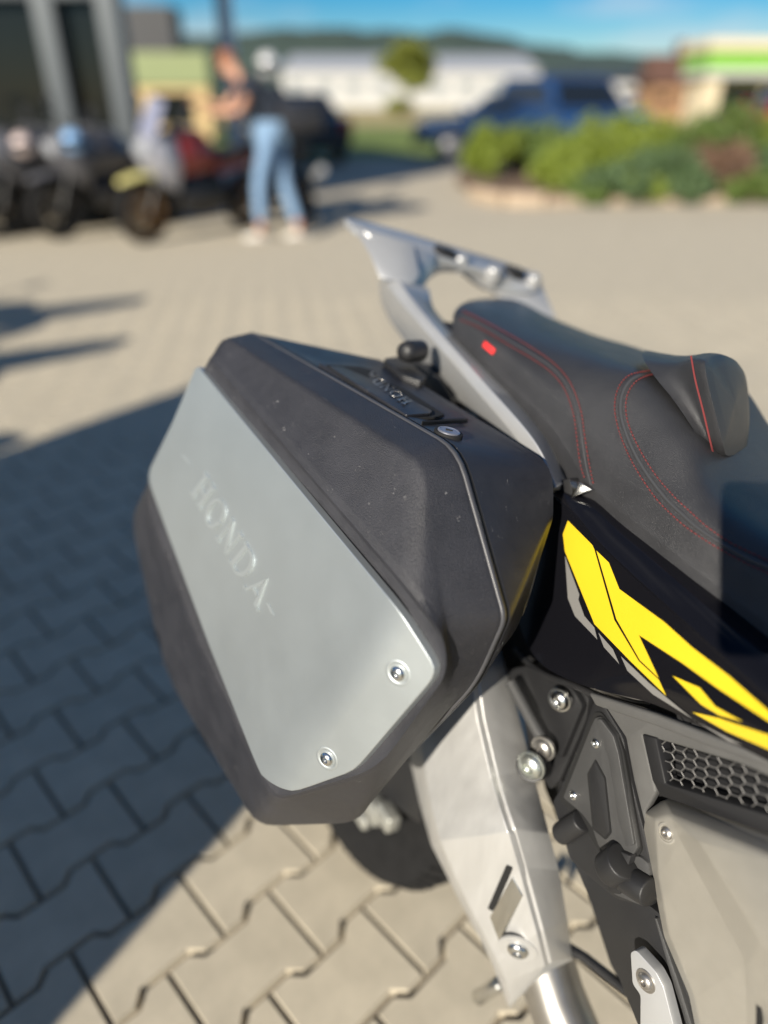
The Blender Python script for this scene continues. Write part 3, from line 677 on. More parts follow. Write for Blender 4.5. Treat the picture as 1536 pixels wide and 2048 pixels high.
for k in range(24):
    a = 2 * math.pi * k / 24; add_tube(bm, [WC + (BF * math.cos(a + .25) + BU * math.sin(a + .25)) * .035 + BR * .03, WC + (BF * math.cos(a) + BU * math.sin(a)) * .19], .002, 6)
finish(bm, 0); link('spokes', bm, M['steel'], wheel, kind='stuff')
ring_part('hub', [(0, -.05), (.045, -.05), (.045, .05), (.03, .06), (0, .06)], M['plasticdark'], wheel, 24)
bm = bmesh.new(); add_lathe(bm, WC + BR * .062, BR, [(.085, -.002), (.12, -.002), (.12, .002), (.085, .002), (.085, -.002)], 48); finish(bm, 0, smooth=30); link('brake_disc', bm, M['pipe'], wheel)
bm = bmesh.new()
for x, y, s in ((752, 1618, .030), (776, 1632, .028), (728, 1636, .022)): 
    c = A(x, y, .215); add_box(bm, c, s * 1.6, s, s * 1.2, BF, BR, BU)
finish(bm, .006, 3); link('brake_caliper', bm, mat('caliper metal', (.42, .42, .38), .45, .6, var=.3, vscale=60), bike)
flat('swingarm', [(700, 1480), (836, 1520), (842, 1650), (790, 1612), (742, 1580)], .205, .03, M['plasticdark'], rad=.01, bevel=.004)
# subframe bracket, link rod and bolts
flat('subframe_bracket', [(1012, 1340), (1060, 1330), (1150, 1370), (1178, 1395), (1172, 1440), (1120, 1560), (1100, 1580), (1060, 1520), (1048, 1440)], .150, .02, M['plasticdark'], rad=.006)
flat('subframe_gusset', [(1050, 1330), (1145, 1378), (1165, 1412), (1120, 1520), (1100, 1500), (1085, 1440)], .160, .012, M['plasticdark'], rad=.006)
bm = bmesh.new(); add_tube(bm, [A(1022, 1365, .178), A(1086, 1482, .178)], .0085, 10); finish(bm, 0, smooth=60); link('link_rod', bm, M['plasticgrey'], bike)
for nm, x, y, r, rad, ws, mm in (('bolt', 1119, 1400, .172, .013, 1.25, 'steel'), ('bolt', 1086, 1497, .182, .013, 1.3, 'pipe'), ('flange_bolt', 1062, 1532, .20, .0175, 1.12, 'zinc')):
    bolt(nm, A(x, y, r), BR + BF * .35, rad, M[mm], bike, washer=ws)
bm = bmesh.new(); add_tube(bm, [A(1080, 1528, .15), A(1062, 1532, .199)], .020, 20); finish(bm, .001); link('collar', bm, M['plasticdark'], bike)
# footpeg mount
flat('footpeg_bracket', [(1187, 1400), (1205, 1405), (1246, 1475), (1262, 1560), (1302, 1720), (1318, 1790), (1300, 1815), (1232, 1800), (1140, 1722), (1103, 1605), (1118, 1580), (1160, 1480)], .182, .022, M['plasticdark'], rad=.006, bevel=.003)
flat('gap_plate', [(1188, 1425), (1202, 1424), (1236, 1470), (1247, 1502), (1284, 1700), (1270, 1722), (1238, 1706), (1208, 1720), (1160, 1640), (1117, 1598)], .1845, .004, M['gap'], rad=.004, bevel=0)  # near-black plate, showing as a dark border round the peg cover
cov = flat('peg_cover', [(1190, 1436), (1200, 1433), (1229, 1470), (1239, 1504), (1275, 1696), (1264, 1712), (1236, 1696), (1212, 1716), (1196, 1690), (1184, 1655), (1164, 1628), (1126, 1595), (1184, 1448)], .190, .008, M['plasticgrey'], rad=.003, bevel=.0015)
flat('cover_ridge', [(1191, 1440), (1200, 1437), (1226, 1472), (1236, 1506), (1268, 1690), (1252, 1694), (1236, 1640), (1217, 1520), (1208, 1495)], .1935, .006, M['plasticgrey'], cov, rad=.003, bevel=.0025, seg=3)
flat('cover_recess', [(1190, 1519), (1210, 1556), (1222, 1666), (1211, 1680), (1185, 1658), (1174, 1548)], .1915, .003, M['gap'], cov, rad=.002, bevel=0)
flat('cover_inlay', [(1190, 1524), (1208, 1558), (1219, 1664), (1210, 1675), (1188, 1655), (1178, 1549)], .1925, .004, M['plasticdark'], cov, rad=.002, bevel=.001)
for x, y in ((1192, 1487), (1147, 1591)): bolt('screw', A(x, y, .1905), BR, .0062, M['steel'], cov)
for (x0, y0), (x1, y1), r, rad in (((1122, 1668), (1166, 1640), .185, .014), ((1218, 1740), (1246, 1722), .200, .020), ((1246, 1752), (1300, 1786), .192, .016)):
    bm = bmesh.new(); add_tube(bm, [A(x0, y0, r), A(x1, y1, r)], rad, 18); finish(bm, .002, 2, smooth=60); link('hinge_barrel', bm, M['plasticdark'], bike)
flat('peg_hinge', [(1206, 1735), (1234, 1700), (1262, 1712), (1240, 1790), (1216, 1785)], .196, .02, M['plasticdark'], rad=.004, bevel=.003)
flat('footpeg', [(1256, 1716), (1278, 1712), (1298, 1728), (1302, 1808), (1285, 1812), (1226, 1788), (1238, 1766), (1262, 1772)], .186, .03, M['plasticgrey'], rad=.004, bevel=.003)
# frame cover with mesh grille
GR, GN = at3(A(1180, 1388, .195), A(1536, 1514, .205), A(1315, 1590, .190))
def gp(pts, h=0.): return [GR(x, y, h) for x, y in pts]
plate('frame_cover', gp([(1176, 1388), (1310, 1431), (1434, 1479), (1580, 1535), (1580, 1575), (1508, 1541), (1470, 1526), (1378, 1498), (1284, 1470), (1312, 1585), (1290, 1625), (1298, 1690), (1266, 1560), (1250, 1475), (1214, 1420)]), -GN * .012, M['covergrey'], bike, .003, 3)
plate('cover_edge', gp([(1176, 1386), (1310, 1429), (1434, 1477), (1580, 1533), (1580, 1552), (1434, 1500), (1308, 1452), (1190, 1412)], .004), -GN * .008, M['covergrey'], bike, .003, 3)
plate('grille_backing', gp([(1284, 1470), (1580, 1560), (1580, 1700), (1312, 1590)], -.020), -GN * .004, M['black'], bike, 0)
plate('grille_frame', gp([(1284, 1469), (1312, 1477), (1330, 1566), (1340, 1570), (1580, 1645), (1580, 1685), (1320, 1592), (1304, 1560)], .003), -GN * .02, M['black'], bike, .0015)
ga = (GR(1536, 1560) - GR(1320, 1490)).normalized(); gb = GN.cross(ga).normalized(); go = GR(1312, 1480)
GPOLY = [(1310, 1478), (1378, 1498), (1470, 1526), (1508, 1541), (1560, 1562), (1560, 1640), (1340, 1572), (1326, 1564)]
bm = bmesh.new(); hx, hy = .0088, .0056
def wire(p, q):
    a, b = go + ga * p[0] + gb * p[1] - GN * .004, go + ga * q[0] + gb * q[1] - GN * .004
    sx, sy, _ = proj((a + b) / 2)
    if in_poly(sx, sy, GPOLY): add_tube(bm, [a - (b - a) * .1, b + (b - a) * .1], .0007, 6)
for i in range(-2, 22):
    for j in range(-26, 26):
        x0 = i * hx * 1.5 * 1.0; y0 = j * hy * 2 + (hy if i % 2 else 0)
        # skewed honeycomb cell edges
        sk = lambda x, y: (x + y * .25, y)
        c = [sk(x0 + hx * math.cos(R_(a)), y0 + hy * 1.1 * math.sin(R_(a))) for a in (0, 60, 120, 180)]
        for p, q in zip(c, c[1:]): wire(p, q)
finish(bm, 0, smooth=80); link('honeycomb_mesh', bm, M['wire'], bike, kind='stuff')
# engine cover
C0 = A(1334, 1666, .200)
EC, ECn = at3(A(1334, 1666, .205), A(1536, 1740, .222), A(1440, 1990, .215))
verts = {
 'tl': A(1291, 1625, .188), 't0': A(1326, 1600, .184), 'tr': A(1600, 1690, .200),
 'a': A(1310, 1640, .203), 'b': A(1340, 1630, .206), 'br': A(1600, 1735, .242),
 'c': A(1316, 1752, .196), 'd': A(1338, 1868, .190), 'e': A(1388, 1990, .186), 'f': A(1410, 2100, .184),
 'k1': A(1358, 1673, .209), 'k2': A(1400, 1688, .231), 'm1': A(1491, 1922, .206), 'm2': A(1520, 1884, .231), 'mr': A(1600, 1930, .234),
 'n1': A(1497, 2100, .186), 'nr': A(1600, 2100, .200), 'L1': A(1288, 1660, .180), 'L2': A(1306, 1760, .180), 'L3': A(1328, 1872, .178), 'L4': A(1378, 1990, .178), 'L5': A(1400, 2100, .178)}
bm = bmesh.new(); vv = {k: bm.verts.new(p) for k, p in verts.items()}
for f in (('tl', 'a', 'b', 't0'), ('t0', 'b', 'br', 'tr'), ('b', 'k1', 'k2'), ('a', 'c', 'k1', 'b'), ('b', 'k2', 'm2', 'mr', 'br'), ('k1', 'm1', 'm2', 'k2'), ('c', 'd', 'm1', 'k1'), ('d', 'e', 'm1'), ('e', 'f', 'n1', 'm1'), ('m1', 'n1', 'nr', 'mr', 'm2'), ('tl', 'L1', 'a'), ('a', 'L1', 'L2', 'c'), ('c', 'L2', 'L3', 'd'), ('d', 'L3', 'L4', 'e'), ('e', 'L4', 'L5', 'f')):
    bm.faces.new([vv[k] for k in f])
bmesh.ops.recalc_face_normals(bm, faces=bm.faces[:])
if sum(f.normal.dot(BR) for f in bm.faces) < 0: bmesh.ops.reverse_faces(bm, faces=bm.faces[:])
es = [e for e in bm.edges if len(e.link_faces) == 2 and e.calc_face_angle(0) > R_(4)]
bmesh.ops.bevel(bm, geom=es, offset=.0035, segments=4, profile=.5, affect='EDGES', clamp_overlap=True)
r_ = bmesh.ops.extrude_face_region(bm, geom=bm.faces[:]); ex_ = [g for g in r_['geom'] if isinstance(g, bmesh.types.BMVert)]; exs = set(ex_)
bmesh.ops.translate(bm, verts=[v for v in bm.verts if v not in exs], vec=-BR * .012)
finish(bm, 0, smooth=50)
cover = link('engine_cover', bm, M['gold'], bike)
c = A(1334, 1666, .2055)
bm = bmesh.new(); add_lathe(bm, c, BR + BU * .2, [(.0105, -.004), (.0105, .0012), (.009, .0014), (.0085, -.0005), (0, -.0005)], 28); finish(bm, 0, smooth=60); link('bolt_dish', bm, M['gold'], cover)
bolt('bolt', c, BR + BU * .2, .0068, M['pipe'], cover)
flat('cover_slot', [(1512, 1985), (1519, 1982), (1524, 1996), (1520, 2090), (1512, 2090)], .2065, .004, M['gap'], cover, bevel=0)
# lower frame plate, silver side bracket
flat('lower_frame', [(1140, 1705), (1200, 1745), (1300, 1812), (1322, 1830), (1365, 1950), (1420, 2110), (1300, 2110), (1215, 1900), (1180, 1800)], .165, .03, M['plasticdark'], rad=.006, bevel=.003)
flat('frame_edge_trim', [(1308, 1835), (1313, 1838), (1360, 1975), (1402, 2110), (1392, 2110), (1345, 1965)], .170, .008, M['plasticgrey'], bevel=.001)
br_ = flat('side_bracket', [(1261, 1905), (1272, 1900), (1311, 1943), (1327, 1974), (1362, 2110), (1280, 2110), (1281, 1990), (1265, 1968)], .190, .014, mat('silver bracket', (.55, .56, .57), .38, .55), rad=.004, bevel=.002, seg=3)
bolt('bolt', A(1291, 1962, .1905), BR, .0095, M['pipe'], br_, washer=1.35)

for nm, pts, r, m in (('hose', [(1160, 1352, .165), (1205, 1376, .17), (1262, 1392, .172), (1300, 1398, .165)], .0065, 'pipe'), ('cable', [(1030, 1300, .14), (1080, 1345, .155), (1150, 1372, .16), (1230, 1410, .16)], .0045, 'plasticdark'),
                      ('cable', [(1120, 1560, .14), (1180, 1640, .15), (1200, 1720, .15), (1260, 1830, .15)], .005, 'black')):
    bm = bmesh.new(); add_tube(bm, crom([A(*p) for p in pts], 16), r, 10); finish(bm, 0, smooth=70); link(nm, bm, M[m], bike)

# the step-through body in front of the seat
bm = bmesh.new(); secs = []
for f_, w_, u0, u1 in ((.56, .15, .42, .90), (.66, .17, .40, .86), (.78, .17, .40, .80), (.92, .15, .42, .90), (1.0, .10, .5, 1.0)):
    secs.append([B(f_, r, u) for r, u in ((w_ * .9, u0), (w_, (u0 + u1) / 2), (w_ * .85, u1 - .04), (w_ * .4, u1), (-w_ * .4, u1), (-w_ * .85, u1 - .04), (-w_, (u0 + u1) / 2), (-w_ * .9, u0))])
V = [[bm.verts.new(p) for p in c] for c in secs]
for a, b in zip(V, V[1:]):
    for k in range(8): bm.faces.new((a[k], a[(k + 1) % 8], b[(k + 1) % 8], b[k]))
bm.faces.new(V[0][::-1]); bm.faces.new(V[-1]); finish(bm, .012, 2, smooth=50); link('front_body', bm, M['gloss'], bike)

# ---------------------------------------------------------------- surroundings
def Mc(name, col, rough=.5, **k): return mat(name, col, rough, **k)
M['wallwhite'] = Mc('white cladding', (.45, .445, .43), .7, var=.05, vscale=.6)
M['cream'] = Mc('cream render', (.62, .52, .36), .8, var=.06, vscale=.8)
M['green'] = Mc('bright green fascia', (.20, .42, .06), .5, var=.04, vscale=1)
M['roofdark'] = Mc('dark sheet roof', (.04, .04, .043), .6, var=.1, vscale=1)
M['roofbrown'] = Mc('brown tile roof', (.10, .05, .035), .8, var=.2, vscale=3)
M['orange'] = Mc('ochre render', (.30, .17, .09), .8, var=.1, vscale=1)
M['ochre'] = Mc('sand render', (.52, .38, .19), .8, var=.1, vscale=1)
M['bark'] = Mc('bark', (.10, .075, .05), .9, var=.3, vscale=12)
M['kerb'] = Mc('sandstone kerb', (.40, .31, .22), .85, var=.12, vscale=12, bump=.4, bscale=90)
M['soil'] = Mc('bark mulch', (.13, .085, .055), .95, var=.35, vscale=25, bump=.8, bscale=60)
def leafmat(name, col):
    m = mat(name, col, .6, var=.35, vscale=3.5); n, l = nodes(m); n['Principled BSDF'].inputs['Subsurface Weight'].default_value = 0
    return m
M['leafA'] = leafmat('yellow green leaves', (.17, .22, .022)); M['leafB'] = leafmat('green leaves', (.10, .15, .03)); M['leafC'] = leafmat('grey green leaves', (.08, .13, .05))
M['leafD'] = leafmat('brown dry twigs', (.16, .095, .06)); M['leafT'] = leafmat('olive leaves', (.16, .18, .02)); M['leafH'] = leafmat('far wood', (.06, .085, .06))
def box(bm, x0, x1, y0, y1, z0, z1): add_box(bm, ((x0 + x1) / 2, (y0 + y1) / 2, (z0 + z1) / 2), x1 - x0, y1 - y0, z1 - z0)
def bx(name, b, m, parent, bevel=0., **kw):
    bm = bmesh.new(); box(bm, *b); finish(bm, bevel); return link(name, bm, m, parent, **kw)
def prism(name, foot, z0, z1, m, parent, bevel=0.):
    return plate(name, [Vector((x, y, z0)) for x, y in foot], Vector((0, 0, z1 - z0)), m, parent, bevel)
# hills: long ridge of real relief
def hills(name, dist, prof, depth, m):
    bm = bmesh.new(); P = crom([(x, h, 0) for x, h in prof], 120); rng = random.Random(5); rows = [[], [], []]
    for p in P:
        z = p.y + noise.noise(Vector((p.x * .012, dist, 0))) * p.y * .10 + noise.noise(Vector((p.x * .06, dist, 3))) * p.y * .05
        rows[0].append(Vector((p.x, dist, -1))); rows[1].append(Vector((p.x, dist + depth * .5, z))); rows[2].append(Vector((p.x, dist + depth, -1)))
    add_grid(bm, rows); finish(bm, 0, smooth=80); return structure(name, bm, m)
hills('hills', 1300, [(-1500, 60), (-900, 75), (-500, 90), (-250, 104), (-120, 112), (-20, 108), (80, 104), (170, 103), (280, 86), (420, 74), (600, 62), (900, 50), (1500, 40)], 500, M['leafH'])
hills('far_hills', 2600, [(-2500, 120), (-900, 130), (0, 150), (500, 130), (1000, 115), (2500, 90)], 500, M['leafH'])
# foliage: many leaf-sized faces spread through clumps
def leaves(bm, clumps, n, size, rng):
    for i in range(n):
        c, r = clumps[rng.randrange(len(clumps))]
        d = Vector((rng.gauss(0, 1), rng.gauss(0, 1), rng.gauss(0, 1))).normalized() * (rng.random() ** .45)
        p = Vector(c) + Vector((d.x * r[0], d.y * r[1], d.z * r[2]))
        if p.z < .02: continue
        a = Vector((rng.gauss(0, 1), rng.gauss(0, 1), rng.gauss(0, 1) + .4)).normalized(); t = a.orthogonal().normalized()
        t = Matrix.Rotation(rng.random() * 6.28, 3, a) @ t; b = a.cross(t); s = size * rng.uniform(.6, 1.3)
        bm.faces.new([bm.verts.new(p + t * s), bm.verts.new(p + b * s * .5), bm.verts.new(p - t * s), bm.verts.new(p - b * s * .5)])
def shrub(name, label, x, y, rx, ry, h, m, group, n=1500, size=.035, cat='shrub', seed=0):
    rng = random.Random(seed + int(x * 100)); t = thing(name, label, cat, (x, y, 0), group)
    cl = []
    for k in range(9):
        a = rng.random() * 6.28; q = rng.random() ** .5
        cl.append(((x + math.cos(a) * q * rx * .65, y + math.sin(a) * q * ry * .65, h * rng.uniform(.35, .74)), (rx * rng.uniform(.3, .5), ry * rng.uniform(.3, .5), h * rng.uniform(.22, .36))))
    bm = bmesh.new(); leaves(bm, cl, n, size, rng); link('foliage', bm, m, t, kind='stuff')
    bm = bmesh.new()
    for c, r in cl: add_tube(bm, [(x + rng.uniform(-.05, .05), y + rng.uniform(-.05, .05), 0), ((x + c[0]) / 2, (y + c[1]) / 2, c[2] * .6), c], [.02, .014, .005], 5)
    finish(bm, 0); link('stems', bm, M['bark'], t, kind='stuff'); return t
def tree(name, label, x, y, h, cr, m, n=2600, size=.16, seed=1, trunk=.12):
    rng = random.Random(seed); t = thing(name, label, 'tree', (x, y, 0)); bm = bmesh.new(); cl = []
    add_tube(bm, [(x, y, 0), (x + .05, y, h * .3), (x, y, h * .75)], [trunk, trunk * .7, trunk * .2], 8)
    for k in range(12):
        a = rng.random() * 6.28; z = h * rng.uniform(.14, .92); q = cr * rng.uniform(.2, .75) * (1.15 - z / h * .6)
        c = (x + math.cos(a) * q, y + math.sin(a) * q, z); add_tube(bm, [(x, y, z * .6), c], [trunk * .4, .01], 5)
        cl.append((c, (cr * .5, cr * .5, h * .13)))
    finish(bm, 0); link('trunk', bm, M['bark'], t)
    bm = bmesh.new(); leaves(bm, cl, n, size, rng); link('crown', bm, m, t, kind='stuff'); return t
p = G(815, 236); tree('small_tree', 'small round olive green tree on the lawn before the white hall', p.x, p.y, 4.9, 2.6, M['leafT'], 7000, .16, 3)
# dealership glazed front
b = thing('showroom', 'glass fronted showroom with grey metal posts behind the parked bikes', 'building', (-3.6, 9.6, 0))
PX = [(-3.02, 9.55), (-3.72, 9.55), (-6.4, 9.55), (-8.6, 9.55), (-11.0, 9.55)]
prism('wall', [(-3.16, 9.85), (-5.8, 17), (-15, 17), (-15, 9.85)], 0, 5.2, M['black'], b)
for x, y in PX: bx('post', (x - .12, x + .12, y - .12, y + .16, 0, 5.1), M['post'], b, .01)
for z in (2.28, 4.2):
    for (x0, _), (x1, _) in zip(PX, PX[1:]): bx('beam', (x1 + .125, x0 - .125, 9.46, 9.66, z, z + .16), M['post'], b, .01)
for (x0, _), (x1, _) in zip(PX, PX[1:]):
    for z0, z1 in ((.1, 2.26), (2.46, 4.18)): bx('pane', (x1 + .125, x0 - .125, 9.62, 9.64, z0, z1), M['glass'], b)
bx('parapet', (-15, -2.86, 9.35, 9.84, 5.1, 5.5), M['post'], b, .01)
# far buildings
def hall(name, label, x0, x1, y0, y1, h, roof, mw, mr, nwin=0, mwn=None):
    t = thing(name, label, 'building', ((x0 + x1) / 2, y0, 0)); bx('wall', (x0, x1, y0, y1, 0, h), mw, t)
    bm = bmesh.new(); ym = (y0 + y1) / 2
    V = [bm.verts.new(v) for v in ((x0 - .3, y0 - .3, h), (x1 + .3, y0 - .3, h), (x1 + .3, y1, h), (x0 - .3, y1, h), (x0 - .3, ym, h + roof), (x1 + .3, ym, h + roof))]
    for f in ((0, 1, 5, 4), (2, 3, 4, 5), (0, 4, 3), (1, 2, 5), (3, 2, 1, 0)): bm.faces.new([V[i] for i in f])
    finish(bm, 0); link('roof', bm, mr, t)
    for k in range(nwin):
        xc = x0 + (x1 - x0) * (k + .5) / nwin; ww = (x1 - x0) / nwin * .55
        bx('window', (xc - ww / 2, xc + ww / 2, y0 - .06, y0 - .01, h * .45, h * .72), mwn or M['glass'], t)
    return t
hall('factory_hall', 'long white factory hall far beyond the lawn and the small tree', -14.5, 22, 118, 150, 4.6, 2.6, M['wallwhite'], Mc('pale sheet roof', (.40, .41, .43), .6, var=.05, vscale=.4), 9, Mc('milky panes', (.22, .24, .25), .3))
hall('factory_hall', 'lower grey white hall at the right end of the factory', 23, 42, 122, 146, 3.4, 1.6, M['wallwhite'], M['roofdark'], 5)
h_ = thing('shop_building', 'dark roofed shop with green band above a sand wall left of the person', 'building', (-11, 30, 0))
bx('wall', (-15.5, -6.4, 30, 31.5, 0, 1.72), M['ochre'], h_); bx('fascia', (-15.5, -6.3, 29.9, 31.5, 1.73, 2.75), Mc('muted green fascia', (.21, .245, .11), .6, var=.06, vscale=1), h_)
bx('upper_storey', (-15.5, -7.4, 30, 31.5, 2.76, 4.1), M['roofdark'], h_)
for k in range(4): bx('window', (-15 + k * 2.2, -13.6 + k * 2.2, 29.93, 29.98, .5, 1.5), M['glass'], h_)
s_ = thing('petrol_station', 'cream petrol station with bright green fascia band at the far right', 'building', (22, 45, 0))
bx('wall', (17.6, 34, 45.6, 48, 0, 2.3), M['cream'], s_); bx('fascia', (17.2, 36, 44.5, 48.2, 2.66, 3.5), M['green'], s_); bx('fascia_trim', (17.2, 36, 44.45, 48.2, 2.31, 2.64), M['wallwhite'], s_)
bx('roof', (17.0, 36, 44.3, 48.4, 3.52, 4.0), M['cream'], s_)
for x in (17.4, 24, 31): bx('pillar', (x, x + .8, 44.7, 45.4, 0, 2.3), M['cream'], s_)
for k in range(3): bx('window', (18.6 + k * 2.6, 20.8 + k * 2.6, 45.53, 45.58, .4, 1.9), M['glass'], s_)
hall('house', 'ochre house with brown tiled roof between the pickup and the petrol station', 19.6, 24.6, 60, 64, 2.2, 1.9, M['orange'], M['roofbrown'], 3)
bx('chimney', (21.4, 22.0, 61.7, 62.3, 3.7, 4.9), M['roofbrown'], bpy.data.objects['roof.002'])
p = D(452, 60, 11.5)
l_ = thing('lamp_post', 'thick grey blue metal post behind the bending person', 'lamp post', (p.x, p.y, 0))
bm = bmesh.new(); add_tube(bm, [(p.x, p.y, 0), (p.x, p.y, 5.6)], [.15, .12], 14); finish(bm, 0, smooth=60); link('pole', bm, Mc('galvanised post', (.55, .64, .72), .5), l_)
bm = bmesh.new(); add_tube(bm, [(p.x, p.y, 5.6), (p.x + .2, p.y - .4, 5.8), (p.x + .5, p.y - 1.0, 5.85)], .05, 8); add_box(bm, (p.x + .6, p.y - 1.2, 5.83), .3, .7, .09); finish(bm, .01); link('lamp_head', bm, M['post'], l_)
# planted bed
bed_o = thing('planting_bed', 'raised planting bed with sandstone kerb and mulch behind the yard', 'planting bed', (4, 12.5, 0))
foot = [(1.42, 11.9), (1.75, 11.1), (2.3, 11.0), (3.0, 11.3), (7.5, 11.5), (8.5, 11.7), (8.5, 16), (1.6, 16), (1.3, 14)]
prism('soil', foot, .01, .16, M['soil'], bed_o, .03)
n = 0
for (x0, y0), (x1, y1) in zip(foot[:5], foot[1:6]):
    a, c = Vector((x0, y0, 0)), Vector((x1, y1, 0)); L = (c - a).length; k = max(1, int(L / .5)); d = (c - a).normalized()
    for i in range(k):
        m0, m1 = a.lerp(c, i / k), a.lerp(c, (i + 1) / k); bm = bmesh.new(); add_box(bm, (m0 + m1) / 2 + Vector((d.y, -d.x, 0)) * .08 + Vector((0, 0, .09 if x0 < 2 else .055)), (m1 - m0).length - .012, .15, .18 if x0 < 2 else .11, d, Vector((-d.y, d.x, 0))); finish(bm, .015); link('kerb_stone', bm, M['kerb'], bed_o)
SH = [('yellow green clipped hedge block at the left end of the bed', 1.78, 13.6, .55, .5, 1.0, 'leafA'), ('dark green hedge block beside the yellow green one', 2.5, 13.9, .65, .5, 1.0, 'leafB'),
      ('low bright green creeping shrub over the sandstone kerb end', 2.62, 11.7, .55, .55, .62, 'leafA'), ('spreading bright juniper in front of the pickup', 3.2, 12.5, .85, .8, .95, 'leafA'),
      ('low blue green juniper at the kerb near the bed middle', 3.25, 11.25, .75, .5, .70, 'leafC'), ('large green juniper before the ochre house', 4.25, 12.9, 1.0, .9, 1.28, 'leafA'),
      ('mid green shrub on the kerb left of the bare brown shrub', 4.1, 11.35, .65, .5, .78, 'leafC'), ('brown half dead shrub in the right half of the bed', 4.9, 11.5, .6, .5, .85, 'leafD'),
      ('tall green shrub behind the brown one before the petrol station', 5.25, 12.9, 1.0, .9, 1.38, 'leafB'), ('grey green shrub right of the brown one at the frame edge', 5.75, 11.5, .6, .5, .85, 'leafC'),
      ('bright green shrub at the frame edge behind the grey green one', 6.2, 12.7, .9, .8, 1.25, 'leafA')]
for x, h, mm, lab in ((3.0, .42, 'leafB', 'small dark green ground shrub at the kerb by the left end of the long row'), (3.65, .46, 'leafA', 'small yellow green ground shrub second along the kerb row'), (4.4, .44, 'leafC', 'small blue green ground shrub third along the kerb row before the brown shrub'), (5.3, .5, 'leafB', 'small dark green ground shrub right of the brown shrub at the kerb')):
    SH.append((lab, x, 11.22, .5, .3, h, mm))
for x, y, h, mm, lab in ((2.95, 13.2, .95, 'leafB', 'dense dark green shrub filling the gap right of the hedge block'), (3.7, 13.4, 1.1, 'leafA', 'upright yellow green shrub right before the tall blue car'), (4.75, 12.5, 1.15, 'leafB', 'rounded dark green shrub directly behind the brown one')):
    SH.append((lab, x, y, .8, .7, h, mm))
for lab, x, y, rx, ry, h, mm in SH: shrub('shrub', lab, x, y, rx, ry, h, M[mm], 'shrubs in the planting bed', 4200, .045)
